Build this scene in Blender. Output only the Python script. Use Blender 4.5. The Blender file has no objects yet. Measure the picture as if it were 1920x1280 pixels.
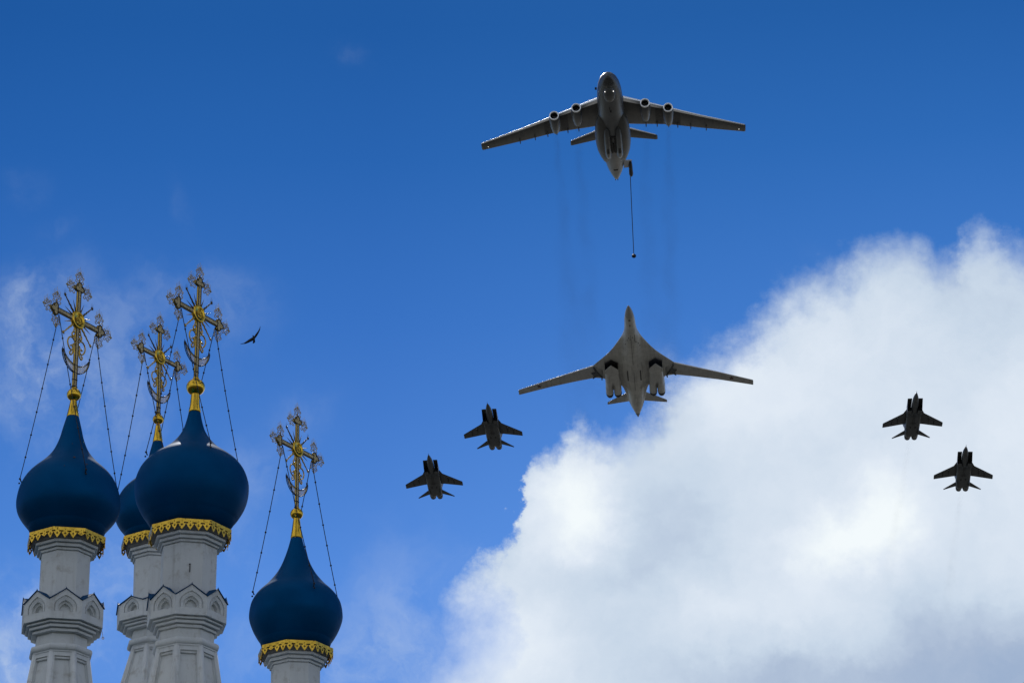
import bpy, math, random
import numpy as np
from mathutils import Matrix, Vector
random.seed(7)
SC = bpy.context.scene
COL = SC.collection
PI = math.pi
R = math.radians

# ------------------------------------------------------------------ camera
FPX = 5600.0                                   # focal length in photo pixels (1920 wide)
PITCH, ROLL = R(24.2), R(-1.4)
CAM = Vector((0, 0, 1.7))
CR = (Matrix.Rotation(PI/2 + PITCH, 3, 'X') @ Matrix.Rotation(ROLL, 3, 'Z'))
cd = bpy.data.cameras.new('camera')
cam = bpy.data.objects.new('camera', cd); COL.objects.link(cam)
cam.matrix_world = Matrix.Translation(CAM) @ CR.to_4x4()
cd.sensor_width = 36; cd.lens = 36*FPX/1920
cd.clip_start = 0.5; cd.clip_end = 20000
SC.camera = cam

# ------------------------------------------------------------------ light and exposure
SC.view_settings.view_transform = 'Standard'
SC.view_settings.look = 'None'
SC.view_settings.exposure = 0.0
SC.view_settings.gamma = 1.0
SUN_EL, SUN_AZ = R(38), R(-7)                 # azimuth from +Y towards +X
sd = Vector((math.sin(SUN_AZ)*math.cos(SUN_EL), math.cos(SUN_AZ)*math.cos(SUN_EL), math.sin(SUN_EL)))
sl = bpy.data.lights.new('sun', 'SUN'); sl.energy = 3.6; sl.angle = R(0.5); sl.color = (1, .95, .87)
so = bpy.data.objects.new('sun', sl); COL.objects.link(so)
so.rotation_euler = sd.to_track_quat('Z', 'Y').to_euler(); so.location = (0, 0, 50)

def lin(r, g, b):
    f = lambda c: (c/12.92 if c <= .04045 else ((c+.055)/1.055)**2.4)
    return (f(r/255), f(g/255), f(b/255))

class NT:
    """small helper round a node tree"""
    def __init__(s, tree): s.t = tree; s.n = tree.nodes; s.l = tree.links
    def _in(s, sock, v):
        if isinstance(v, bpy.types.NodeSocket): s.l.new(v, sock)
        elif v is not None:
            try: sock.default_value = v
            except Exception: sock.default_value = tuple(v) + (1,)
    def node(s, typ, **k):
        n = s.n.new(typ)
        for a, b in k.items(): setattr(n, a, b)
        return n
    def m(s, op, a, b=None, c=None, clamp=False):
        n = s.node('ShaderNodeMath', operation=op); n.use_clamp = clamp
        s._in(n.inputs[0], a); s._in(n.inputs[1], b)
        if c is not None: s._in(n.inputs[2], c)
        return n.outputs[0]
    def v(s, op, a, b=None, out=0, scale=None):
        n = s.node('ShaderNodeVectorMath', operation=op)
        s._in(n.inputs[0], a); s._in(n.inputs[1], b)
        if scale is not None: s._in(n.inputs['Scale'], scale)
        return n.outputs[out]
    def dot(s, a, b): return s.v('DOT_PRODUCT', a, b, 'Value')
    def xyz(s, x, y, z):
        n = s.node('ShaderNodeCombineXYZ'); s._in(n.inputs[0], x); s._in(n.inputs[1], y); s._in(n.inputs[2], z)
        return n.outputs[0]
    def noise(s, vec, scale, detail=6, rough=.55, out='Fac', dist=0):
        n = s.node('ShaderNodeTexNoise'); s._in(n.inputs['Vector'], vec)
        n.inputs['Scale'].default_value = scale; n.inputs['Detail'].default_value = detail
        n.inputs['Roughness'].default_value = rough; n.inputs['Distortion'].default_value = dist
        return n.outputs[out]
    def ss(s, x, a, b, c=0., d=1.):
        n = s.node('ShaderNodeMapRange', interpolation_type='SMOOTHSTEP')
        s._in(n.inputs[0], x); s._in(n.inputs[1], a); s._in(n.inputs[2], b); s._in(n.inputs[3], c); s._in(n.inputs[4], d)
        return n.outputs[0]
    def mix(s, f, a, b, mode='MIX'):
        n = s.node('ShaderNodeMix', data_type='RGBA', blend_type=mode)
        s._in(n.inputs[0], f); s._in(n.inputs[6], a); s._in(n.inputs[7], b)
        return n.outputs[2]
    def ramp(s, f, stops, interp='LINEAR'):
        n = s.node('ShaderNodeValToRGB'); cr = n.color_ramp; cr.interpolation = interp
        while len(cr.elements) < len(stops): cr.elements.new(.5)
        for e, (p, c) in zip(cr.elements, stops): e.position = p; e.color = tuple(c[:3]) + (1,)
        s._in(n.inputs[0], f); return n.outputs[0]
    def curve(s, f, pts):
        n = s.node('ShaderNodeFloatCurve'); c = n.mapping.curves[0]
        n.mapping.use_clip = False
        c.points[0].location = pts[0]; c.points[1].location = pts[-1]
        for p in pts[1:-1]: c.points.new(*p)
        n.mapping.update(); s._in(n.inputs['Value'], f); return n.outputs[0]

# ------------------------------------------------------------------ sky (world)
W = bpy.data.worlds.new('World'); SC.world = W; W.use_nodes = True
t = NT(W.node_tree); t.n.clear()
WS = 0.1
K = 1.0/WS
sky = t.node('ShaderNodeTexSky', sky_type='NISHITA'); sky.sun_disc = False
sky.sun_elevation = SUN_EL; sky.sun_rotation = SUN_AZ; sky.air_density = 1.0; sky.dust_density = .25; sky.ozone_density = 2.0
dirv = t.node('ShaderNodeTexCoord').outputs['Generated']
FW = CR @ Vector((0, 0, -1)); EX = CR @ Vector((1, 0, 0)); UP = CR @ Vector((0, 1, 0))   # a fixed compass frame of the sky, south-east at 24 degrees up
dw = t.m('MAXIMUM', t.dot(dirv, tuple(FW)), .05)
u = t.m('MULTIPLY_ADD', t.m('DIVIDE', t.dot(dirv, tuple(EX)), dw), FPX/1920, .5)
v = t.m('MULTIPLY_ADD', t.m('DIVIDE', t.dot(dirv, tuple(UP)), dw), -FPX/1280, .5)
P = t.xyz(t.m('MULTIPLY', u, 1.5), v, 0)
elev = t.dot(dirv, (0, 0, 1))
# deep polarised blue: the physical sky tinted by height above the horizon
tint = t.ramp(elev, [(.0, (.50, .62, .86)), (.334, (.203, .443, .858)), (.416, (.088, .291, .673)), (.465, (.045, .217, .548)), (.503, (.0294, .174, .464)), (.60, (.026, .145, .38)), (1., (.06, .18, .36))])
side = t.ramp(t.m('MULTIPLY_ADD', t.dot(dirv, tuple(EX)), 2.5, .5), [(.0, (.42, .46, .475)), (.1175, (.44, .47, .48)), (.385, (.5, .5, .5)), (.875, (.865, .72, .62)), (1., (.92, .75, .64))])
tint = t.v('SCALE', t.mix(1.0, tint, side, 'MULTIPLY'), None, 0, 2.0)
blue = t.mix(1.0, sky.outputs[0], tint, 'MULTIPLY')
# cumulus bank: its upper edge rises from lower left to upper right
w1 = t.v('SUBTRACT', t.noise(P, 3.2, 3, .5, 'Color'), (.5, .5, .5))
w2 = t.v('SUBTRACT', t.noise(P, 11, 7, .62, 'Color'), (.5, .5, .5))
w3 = t.v('SUBTRACT', t.noise(P, 34, 6, .65, 'Color'), (.5, .5, .5))
Pw = t.v('ADD', t.v('ADD', P, t.v('SCALE', w3, None, 0, .042)), t.v('ADD', t.v('SCALE', w1, None, 0, .06), t.v('SCALE', w2, None, 0, .085)))
sp = t.node('ShaderNodeSeparateXYZ'); t.l.new(Pw, sp.inputs[0])
uw = t.m('DIVIDE', sp.outputs[0], 1.5)
E_PTS = [(-.3, 1.5), (.35, 1.22), (.385, 1.02), (.415, .93), (.452, .845), (.49, .785), (.503, .745), (.515, .675), (.545, .645), (.567, .615), (.60, .625), (.63, .60),
         (.66, .545), (.685, .51), (.72, .475), (.745, .435), (.775, .405), (.81, .385), (.85, .352), (.89, .345), (.925, .37), (.955, .325), (.98, .35), (1.0, .36), (1.4, .42)]
edge = t.curve(uw, E_PTS)
d = t.m('SUBTRACT', sp.outputs[1], edge)
crisp = t.ss(uw, .48, .70)                              # crisp sunlit rim on the left, torn veil on the right
fr = t.m('SUBTRACT', t.noise(t.v('MULTIPLY', P, (1, .62, 1)), 7, 9, .6), .5)
d2 = t.m('ADD', d, t.m('MULTIPLY', fr, .075))
soft = t.m('ADD', t.m('MULTIPLY_ADD', crisp, .062, .020), t.m('MULTIPLY', t.m('MULTIPLY', t.ss(v, .80, .96), t.ss(u, .64, .50)), .24))
dens = t.m('POWER', t.ss(d2, -.018, soft), .85)
def gauss(vec, x, y, rx, ry, rot=0):
    q = t.v('SUBTRACT', vec, (x/1280, y/1280, 0))
    if rot:
        n = t.node('ShaderNodeVectorRotate', rotation_type='Z_AXIS'); t.l.new(q, n.inputs['Vector']); n.inputs['Angle'].default_value = rot
        q = n.outputs[0]
    q = t.v('MULTIPLY', q, (1280/rx, 1280/ry, 0))
    return t.m('EXPONENT', t.m('MULTIPLY', t.dot(q, q), -1))
blobs = [(1060, 910, 75, 60, .20), (1090, 975, 60, 80, .30), (1000, 1010, 60, 70, .06), (1120, 830, 50, 50, .05), (910, 1190, 110, 80, .16), (990, 1230, 120, 80, .10),
         (1650, 945, 60, 60, .26), (1600, 1010, 120, 55, .30), (1520, 1030, 90, 45, .16), (1440, 1140, 190, 55, .12), (1850, 840, 160, 120, .06), (1420, 760, 200, 110, .10), (1340, 700, 110, 50, .05),
         (1230, 960, 80, 90, -.14), (1330, 1010, 110, 110, -.13), (1180, 1070, 130, 50, -.10), (1210, 1240, 220, 80, -.14), (1160, 1120, 90, 80, -.06), (960, 1090, 120, 50, -.05),
         (1500, 1290, 280, 60, -.20), (1930, 1260, 300, 100, -.44), (1770, 1150, 200, 60, -.12), (1920, 600, 240, 120, -.07), (1640, 520, 330, 70, -.10), (1290, 840, 90, 60, -.05), (1540, 830, 120, 60, -.03)]
s = .625
for (x, y, rx, ry, a) in blobs:
    s = t.m('MULTIPLY_ADD', gauss(Pw, x, y, rx, ry), a, s)
cn = t.m('SUBTRACT', t.noise(Pw, 5.5, 6, .5), .5)
s = t.m('MULTIPLY_ADD', cn, .30, s)
s = t.m('MULTIPLY_ADD', t.m('SUBTRACT', t.noise(Pw, 16, 7, .6), .5), .18, s)
s = t.m('MULTIPLY_ADD', t.ss(d, 0, .10), .10, t.m('SUBTRACT', s, .10))
ccol = t.ramp(s, [(.0, lin(138, 164, 200)), (.28, lin(170, 187, 212)), (.50, lin(200, 215, 232)), (.72, lin(222, 232, 244)), (1., lin(243, 250, 253))])
cloud = t.v('SCALE', ccol, None, 0, K)
# thin veils at the left
veils = [(90, 560, 150, 60, .12), (70, 690, 80, 110, .30), (190, 760, 130, 100, .22), (80, 610, 60, 100, .18), (380, 560, 80, 60, .14), (250, 640, 130, 110, .10), (90, 1170, 210, 90, .36), (40, 1260, 120, 60, .40), (230, 1060, 110, 70, .18),
         (500, 910, 60, 60, .15), (440, 1050, 60, 100, .12), (800, 1190, 50, 70, .12), (850, 1080, 40, 50, .12), (770, 1270, 80, 60, .16), (620, 1250, 160, 80, .24), (740, 1150, 80, 110, .16), (560, 790, 60, 50, .09), (680, 85, 20, 22, .06), (60, 340, 40, 20, .04), (110, 410, 50, 20, .05), (340, 390, 18, 50, .035), (1325, 635, 18, 26, .3), (1260, 690, 60, 26, .35), (1530, 500, 40, 36, .22)]
vd = 0.
Pv = t.v('ADD', P, t.v('ADD', t.v('SCALE', w1, None, 0, .16), t.v('SCALE', w2, None, 0, .10)))
for (x, y, rx, ry, a) in veils:
    vd = t.m('MULTIPLY_ADD', gauss(Pv, x, y, rx, ry), a, vd)
vn = t.ss(t.noise(t.v('MULTIPLY', Pv, (1.15, .8, 1)), 8, 9, .62), .36, .70)
vd = t.m('MULTIPLY', t.m('MULTIPLY', vd, .78), t.m('MULTIPLY_ADD', vn, 1.35, .18), clamp=True)
dens = t.m('MAXIMUM', dens, vd)
# unseen cloud added outside the view, thicker behind the camera, as fill light
front = t.ss(dw, .90, .955)
fill_cloud = t.m('MULTIPLY', t.ss(t.m('MULTIPLY_ADD', t.dot(dirv, (0, -1, 0)), .06, t.noise(t.v('MULTIPLY', dirv, (1, 1, 2.2)), 2.3, 8, .55)), .45, .57), .95)
dens = t.m('ADD', t.m('MULTIPLY', dens, front), t.m('MULTIPLY', fill_cloud, t.m('SUBTRACT', 1., front)))
cloud = t.mix(front, (.66*K, .71*K, .78*K, 1), cloud)      # added unseen cloud gets one even bright tone to fill the shade
final = t.mix(dens, blue, cloud)
bg = t.node('ShaderNodeBackground'); t.l.new(final, bg.inputs[0]); bg.inputs[1].default_value = WS
out = t.node('ShaderNodeOutputWorld'); t.l.new(bg.outputs[0], out.inputs[0])

# ------------------------------------------------------------------ helpers
def ray(x, y): return CR @ Vector(((x-960)/FPX, (640-y)/FPX, -1.0))
def at(x, y, depth): return CAM + ray(x, y)*depth      # world point seen at photo pixel x, y, depth metres along the view axis

def mat(name, color, rough=.6, metal=0., var=.12, vscale=3., bump=0., bscale=20., spec=.5, dark=None, dth=(.55, .7), coat=0.):
    m = bpy.data.materials.new(name); m.use_nodes = True
    q = NT(m.node_tree); b = q.n['Principled BSDF']
    co = q.node('ShaderNodeTexCoord').outputs['Object']
    n1 = q.noise(co, vscale, 6, .6)
    c0 = tuple(max(0, c*(1-var)) for c in color); c1 = tuple(min(1, c*(1+var)) for c in color)
    c = q.ramp(n1, [(.3, c0), (.7, c1)])
    if dark is not None:
        n2 = q.noise(co, vscale*2.7, 8, .65)
        c = q.mix(q.ss(n2, dth[0], dth[1]), c, tuple(dark)+(1,))
    q.l.new(c, b.inputs['Base Color'])
    b.inputs['Metallic'].default_value = metal
    b.inputs['Specular IOR Level'].default_value = spec
    q.l.new(q.ss(q.noise(co, vscale*1.7, 4), .3, .7, max(.02, rough-.08), min(1, rough+.08)), b.inputs['Roughness'])
    b.inputs['Coat Weight'].default_value = coat
    if bump:
        bn = q.node('ShaderNodeBump'); bn.inputs['Strength'].default_value = bump; bn.inputs['Distance'].default_value = .02
        q.l.new(q.noise(co, bscale, 8, .6), bn.inputs['Height']); q.l.new(bn.outputs[0], b.inputs['Normal'])
    return m

def skin_mat(name, color, panel=1.6, rough=.45, line=.55, dirt=(.02, .02, .018), dirt_amt=.35, strength=.25, var=.1):
    """aircraft skin: painted metal, panel seams, streaks of grime running fore and aft"""
    m = bpy.data.materials.new(name); m.use_nodes = True
    q = NT(m.node_tree); b = q.n['Principled BSDF']
    co = q.node('ShaderNodeTexCoord').outputs['Object']
    n1 = q.noise(co, .6, 5, .6)
    c = q.ramp(n1, [(.3, tuple(x*(1-var) for x in color)), (.7, tuple(min(1, x*(1+var)) for x in color))])
    br = q.node('ShaderNodeTexBrick'); q.l.new(q.v('ADD', co, (100, 100.3, 0)), br.inputs['Vector'])
    br.inputs['Color1'].default_value = (1, 1, 1, 1); br.inputs['Color2'].default_value = (.84, .84, .86, 1); br.inputs['Mortar'].default_value = (line, line, line, 1)
    br.inputs['Scale'].default_value = 1; br.inputs['Brick Width'].default_value = panel; br.inputs['Row Height'].default_value = panel*.8
    br.inputs['Mortar Size'].default_value = .03; br.inputs['Mortar Smooth'].default_value = .3
    c = q.mix(1.0, c, br.outputs[0], 'MULTIPLY')
    n2 = q.noise(q.v('MULTIPLY', co, (1.6, .16, 1.6)), 1.1, 8, .65)
    c = q.mix(q.m('MULTIPLY', q.ss(n2, .48, .72), dirt_amt), c, tuple(dirt)+(1,))
    q.l.new(c, b.inputs['Base Color']); b.inputs['Roughness'].default_value = rough
    b.inputs['Specular IOR Level'].default_value = .45
    return m

PLASTER = mat('whitewashed_plaster', (.62, .635, .625), .85, var=.05, vscale=1.3, bump=.45, bscale=9, spec=.2, dark=(.42, .405, .37), dth=(.50, .80))
_q = NT(PLASTER.node_tree); _b = _q.n['Principled BSDF']; _o = _b.inputs['Base Color'].links[0].from_socket
_co = _q.node('ShaderNodeTexCoord').outputs['Object']
_st = _q.noise(_q.v('MULTIPLY', _co, (5.5, 5.5, .35)), 1., 7, .65)
_fine = _q.noise(_co, 14, 6, .7)
_c = _q.mix(_q.m('MULTIPLY', _q.ss(_st, .52, .72), .30), _o, (.30, .29, .26, 1))
_c = _q.mix(_q.m('MULTIPLY', _q.ss(_fine, .60, .72), .20), _c, (.30, .29, .27, 1))
_q.l.new(_c, _b.inputs['Base Color'])
DOME = mat('blue_dome_paint', (.0008, .060, .168), .50, metal=.38, var=.12, vscale=.8, bump=.06, bscale=2.2, spec=0)
ROOFBLUE = mat('blue_roof_paint', (.004, .05, .13), .75, var=.2, vscale=3, spec=.12)
GOLD = mat('gilding', (.72, .44, .045), .22, metal=1, var=.12, vscale=4, bump=.04, bscale=6)
GOLDW = mat('weathered_gilding', (.70, .44, .055), .36, metal=1, var=.25, vscale=4, bump=.2, bscale=6, dark=(.09, .045, .015), dth=(.54, .70))
BRONZE = mat('dark_cross_frame', (.025, .02, .014), .55, metal=.4, var=.2, vscale=8)
LACE = mat('pale_gilt_filigree', (.72, .60, .36), .7, metal=.05, var=.3, vscale=12)
GILTSIDE = mat('gilt_cross_side', (.50, .34, .07), .42, metal=.9, var=.25, vscale=10)
IRON = mat('black_iron', (.012, .013, .016), .6, metal=.3, var=.2)
PLATE_AND_SHADE = mat('roof_plate_and_eaves_shade', (.16, .155, .145), .8, var=.2)  # dark roof plate; below the collar it also paints in shade

class MB:
    def __init__(s): s.v = []; s.f = []; s.sm = []
    def add(s, vs, fs, smooth=False, M=None):
        o = len(s.v)
        for p in vs:
            p = Vector(p)
            s.v.append(M @ p if M is not None else p)
        for f in fs: s.f.append([o+i for i in f]); s.sm.append(smooth)
    def loft(s, rings, smooth=False, cap=True, closed=True, M=None):
        n = len(rings[0]); vs = [p for r in rings for p in r]; fs = []
        for i in range(len(rings)-1):
            for j in range(n if closed else n-1):
                a = i*n+j; b = i*n+(j+1) % n
                fs.append([a, b, b+n, a+n])
        if cap and closed: fs.append(list(range(n))[::-1]); fs.append([(len(rings)-1)*n+j for j in range(n)])
        s.add(vs, fs, smooth, M)
    def lathe(s, prof, n=48, c=(0, 0), smooth=True, cap=True, M=None):
        s.loft([[(c[0]+r*math.cos(2*PI*j/n), c[1]+r*math.sin(2*PI*j/n), z) for j in range(n)] for r, z in prof], smooth, cap, True, M)
    def box(s, c, h, M=None):
        x, y, z = c; a, b, d = h
        s.add([(x-a, y-b, z-d), (x+a, y-b, z-d), (x+a, y+b, z-d), (x-a, y+b, z-d), (x-a, y-b, z+d), (x+a, y-b, z+d), (x+a, y+b, z+d), (x-a, y+b, z+d)],
              [[0, 3, 2, 1], [4, 5, 6, 7], [0, 1, 5, 4], [1, 2, 6, 5], [2, 3, 7, 6], [3, 0, 4, 7]], False, M)
    def prism(s, poly, y0, y1, M=None, smooth=False):
        """polygon in the x-z plane extruded along y"""
        n = len(poly)
        vs = [(a, y0, b) for a, b in poly] + [(a, y1, b) for a, b in poly]
        fs = [list(range(n)), [n+i for i in range(n)][::-1]] + [[i, i+n, (i+1) % n+n, (i+1) % n] for i in range(n)]
        s.add(vs, fs, smooth, M)
    def flat(s, poly, z0, z1, M=None):
        """polygon in the x-y plane with thickness"""
        n = len(poly)
        vs = [(a, b, z0) for a, b in poly] + [(a, b, z1) for a, b in poly]
        fs = [list(range(n))[::-1], [n+i for i in range(n)]] + [[i, (i+1) % n, (i+1) % n+n, i+n] for i in range(n)]
        s.add(vs, fs, False, M)
    def tube(s, path, rad, n=6, M=None, closed=False, smooth=True):
        P_ = [Vector(p) for p in path]; rings = []; m = len(P_)
        prev = None
        for i, p in enumerate(P_):
            if closed: tg = P_[(i+1) % m]-P_[i-1]
            else: tg = P_[min(i+1, m-1)]-P_[max(i-1, 0)]
            tg.normalize()
            if prev is None:
                a = Vector((0, 0, 1)) if abs(tg.z) < .9 else Vector((1, 0, 0))
                nx = tg.cross(a).normalized()
            else: nx = (prev - tg*prev.dot(tg)).normalized()
            prev = nx; ny = tg.cross(nx)
            r = rad[i] if isinstance(rad, (list, tuple)) else rad
            rings.append([p+nx*r*math.cos(2*PI*j/n)+ny*r*math.sin(2*PI*j/n) for j in range(n)])
        if closed: rings.append(rings[0])
        s.loft(rings, smooth, not closed, True, M)
    def ball(s, c, r, n=8, M=None):
        k = max(4, n//2+1)
        s.loft([[(c[0]+r*math.sin(PI*i/k)*math.cos(2*PI*j/n), c[1]+r*math.sin(PI*i/k)*math.sin(2*PI*j/n), c[2]-r*math.cos(PI*i/k)) for j in range(n)] for i in range(1, k)], True, True, True, M)
    def build(s, name, m, parent=None, weld=False):
        me = bpy.data.meshes.new(name); me.from_pydata([tuple(p) for p in s.v], [], s.f)
        me.polygons.foreach_set('use_smooth', s.sm); me.materials.append(m)
        import bmesh
        bm = bmesh.new(); bm.from_mesh(me)
        if weld: bmesh.ops.remove_doubles(bm, verts=bm.verts, dist=1e-4)
        bmesh.ops.recalc_face_normals(bm, faces=bm.faces); bm.to_mesh(me); bm.free(); me.update()
        o = bpy.data.objects.new(name, me); COL.objects.link(o)
        if parent is not None: o.parent = parent
        return o

def tag(o, label=None, cat=None, group=None, kind=None):
    if label: o['label'] = label
    if cat: o['category'] = cat
    if group: o['group'] = group
    if kind: o['kind'] = kind
    return o
def empty(name, M):
    o = bpy.data.objects.new(name, None); COL.objects.link(o); o.empty_display_size = .5
    o.matrix_world = M; return o

# ------------------------------------------------------------------ ground (below the frame, it throws the light up)
GM = mat('ground_with_painted_shade', (.024, .029, .019), .95, var=.35, vscale=.05, bump=.3, bscale=2, dark=(.018, .024, .012), dth=(.45, .6), spec=.2)  # near colour includes painted tree shade to keep bounce on domes low
q = NT(GM.node_tree); bsdf = q.n['Principled BSDF']; old = bsdf.inputs['Base Color'].links[0].from_socket
pos = q.node('ShaderNodeNewGeometry').outputs['Position']
rr_ = q.v('LENGTH', q.v('SUBTRACT', pos, (0, 70, 0)), None, 'Value')
rr_ = q.m('ADD', rr_, q.m('MULTIPLY', q.m('SUBTRACT', q.noise(pos, .01, 4), .5), 160))
city = q.ramp(q.noise(pos, .02, 8, .7), [(.3, (.06, .06, .056)), (.5, (.11, .108, .10)), (.7, (.18, .175, .16))])
q.l.new(q.mix(q.ss(rr_, 150, 260), old, city), bsdf.inputs['Base Color'])
g = MB(); g.add([(-3000, -3000, 0), (3000, -3000, 0), (3000, 3000, 0), (-3000, 3000, 0)], [[0, 1, 2, 3]])
tag(g.build('ground', GM), kind='structure')

# ------------------------------------------------------------------ church towers
COSE, SINE, TANE = math.cos(R(20)), math.sin(R(20)), math.tan(R(20))
OCT0 = -9.7                                     # corner direction, degrees from -Y towards +X, same for all towers (one church)
def octdir(a): return Vector((math.sin(R(a)), -math.cos(R(a)), 0))
def octring(rad, z, n0=OCT0):
    return [tuple(octdir(n0+45*k)*rad + Vector((0, 0, z))) for k in range(8)]

def catmull(P_, n=8):
    o = []
    P_ = [2*np.array(P_[0])-np.array(P_[1])] + [np.array(p, float) for p in P_] + [2*np.array(P_[-1])-np.array(P_[-2])]
    for i in range(1, len(P_)-2):
        for k in range(n):
            q = k/n
            o.append(.5*((2*P_[i])+(-P_[i-1]+P_[i+1])*q+(2*P_[i-1]-5*P_[i]+4*P_[i+1]-P_[i+2])*q*q+(-P_[i-1]+3*P_[i]-3*P_[i+1]+P_[i+2])*q**3))
    o.append(P_[-2]); return o

PROF_L = [(781, 11.6), (802, 17.5), (825, 23.8), (845, 33.2), (860, 46.0), (875, 64.5), (890, 79), (910, 90.6), (930, 96), (947.5, 97.6), (965, 94.5), (980, 86.5), (992.5, 76), (1000, 69)]
PROF_M = [(772, 11), (790, 15.2), (807, 21.2), (822, 31.5), (835, 45), (845, 62), (857.5, 80), (877.5, 97), (900, 106), (915, 107.8), (935, 106), (955, 99.5), (975, 87.5), (984, 80)]
PROF_R = [(1008, 10.5), (1025, 15.2), (1042.5, 21.2), (1060, 28.8), (1075, 38.2), (1090, 51.5), (1102.5, 66), (1115, 76.7), (1130, 84.5), (1150, 88.2), (1165, 87.3), (1185, 80), (1200, 71.5), (1209, 65)]

def ogee(w, hs, hp, n=24):
    """keel arch outline from left foot over the peak to the right foot; n+1 points"""
    half = []
    k = n//2
    for i in range(k+1):
        q = i/k
        if q < .25: half.append((-w, hs*q/.25))
        else:
            a = (q-.25)/.75
            # quarter round that sweeps up into a point
            x = -w*math.cos(a*PI/2)**.9 if a < .999 else 0
            z = hs + (hp-hs)*(math.sin(a*PI/2)*.74 + .26*a**3.2)
            half.append((x, z))
    return half + [(-x, z) for x, z in half[::-1][1:]]

def make_tower(T):
    px, py, depth = T['at']
    u = depth/FPX                                     # metres per photo pixel at the tower
    base = at(px, py, depth)
    X, Y = base.x, base.y
    S = T['s']                                        # size against the left tower
    def zy(y):                                        # height on the axis seen at photo row y
        k = (640-y)/FPX
        f = lambda z: CR.transposed() @ (Vector((X, Y, z))-CAM)
        a, b = f(0), f(1)
        return (k*(-a.z) - a.y)/((b.y-a.y) + k*(b.z-a.z))
    zp_ = zy(py); root = empty('church_tower', Matrix.Translation((X, Y, zp_)) @ Matrix.Rotation(T.get('lean', 0), 4, 'Y') @ Matrix.Translation((0, 0, -zp_)))      # the old towers lean a little
    tag(root, T['label'], 'church tower', 'onion domed church towers')
    # ---- onion dome
    prof = T['prof']; ys = np.array([p[0] for p in prof], float); xs = np.array([p[1] for p in prof], float)
    m = -np.gradient(xs, ys)*COSE
    m = np.clip(m*TANE, -.75, .75)
    cosT = -m; r = xs/np.sqrt(1-m*m); ya = ys + r*cosT*SINE
    pts = [(r[i], ya[i]) for i in range(len(r))]
    pts = catmull(pts, 5)
    cy, cr_ = T['collar']
    bottom = [(p[0]*u, zy(p[1])) for p in pts if p[1] < cy+1.5]
    bottom.append((cr_*.84*u, zy(cy+1)))
    b = MB(); b.lathe(bottom[::-1], 96)
    dome = b.build('dome', DOME, root)
    # ---- gilded neck and ball
    cy0, cw0, cy1, cw1 = T['cone']
    b = MB(); b.lathe([(cw1*u*1.03, zy(cy1+2)), (cw1*u*1.05, zy(cy1-1)), (cw1*.86*u, zy(cy1-(cy1-cy0)*.35)), (cw0*1.02*u, zy(cy0+2)), (cw0*u, zy(cy0))], 40)
    nk = b.build('gilded_neck', GOLD, root)
    b = MB(); bx_, by_, br_ = T['ball']
    zb = zy(by_); b.lathe([(br_*u*math.sin(a), zb-br_*u*.93*math.cos(a)) for a in np.linspace(.12, PI-.12, 22)], 48)
    b.lathe([(br_*.30*u, zb+br_*.85*u), (br_*.38*u, zb+br_*.95*u), (br_*.30*u, zb+br_*1.12*u)], 24)
    b.build('gilded_ball', GOLD, root)
    # ---- roof plate and pierced collar
    zc = zy(cy)
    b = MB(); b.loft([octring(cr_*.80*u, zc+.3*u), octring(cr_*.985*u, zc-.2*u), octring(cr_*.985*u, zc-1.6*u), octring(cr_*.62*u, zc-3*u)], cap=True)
    b.build('roof_plate', PLATE_AND_SHADE, root)
    H = T.get('skirt', 20)*u/COSE
    b = MB(); A = cr_*u
    nt = 4; NU, NV = 20, 26
    for k in range(8):
        p0 = octdir(OCT0+45*k)*A; p1 = octdir(OCT0+45*(k+1))*A
        W_ = (p1-p0).length
        nrm = (p0+p1).normalized()
        bend = [random.uniform(-.10, .16) for _ in range(nt+1)]
        idx = {}
        vs = []; fs = []
        def vid(i, j):
            if (i, j) not in idx:
                q = i/(NU*nt); hh = j/NV
                tb = bend[min(nt, int(i/NU+.5))] if True else 0
                p = p0.lerp(p1, q) + nrm*(tb*(hh**1.6)*.35*H - .02*H)
                idx[(i, j)] = len(vs); vs.append((p.x, p.y, zc+.8*u-hh*H))
            return idx[(i, j)]
        lens = [random.uniform(.92, 1.04) if random.random() > T.get('damage', .06)*.6 else random.uniform(.3, .6) for _ in range(nt)]
        for i in range(NU*nt):
            ti = i//NU; x = ((i+.5)/NU) % 1 - .5          # -.5..+.5 in a tooth
            for j in range(NV):
                h = (j+.5)/NV; h = h if h < .5 else .5+(h-.5)/lens[ti]
                ax = abs(x)
                keep = h < .52 or ax < .40*(1-((h-.52)/.48)**1.25)+.015
                if ax > .24 and .30 < h-.10*(ax-.5)**2*16*.3 < .43: keep = False                 # arched slot over the gap
                if ax > .47 and h > .40: keep = False
                if (ax < .13 and abs(h-.60) < .04) or (ax < .045 and abs(h-.60) < .12): keep = False   # pierced cross in the tooth
                if ax < .05 and abs(h-.24) < .045: keep = False
                if keep: fs.append([vid(i, j), vid(i+1, j), vid(i+1, j+1), vid(i, j+1)])
        b.add(vs, fs)
    col = b.build('pierced_gold_collar', GOLDW, root)
    sm = col.modifiers.new('thick', 'SOLIDIFY'); sm.thickness = .9*u; sm.offset = -1
    # ---- cornice and column
    rc, yc = T['column']
    b = MB()
    top = [(rc*1.27, yc-18), (rc*1.29, yc-16), (rc*1.29, yc-12.5), (rc*1.12, yc-12.3), (rc*1.12, yc-11.2), (rc*1.17, yc-11), (rc*1.17, yc-6), (rc*1.02, yc-5.8), (rc*1.02, yc-4.8), (rc*1.07, yc-4.6), (rc*1.06, yc-1), (rc*.99, yc-.8), (rc*.99, yc)]
    b.loft([octring(a*u, zy(y_)) for a, y_ in top][::-1], cap=False)
    b.build('cornice', PLASTER, root)
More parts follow.
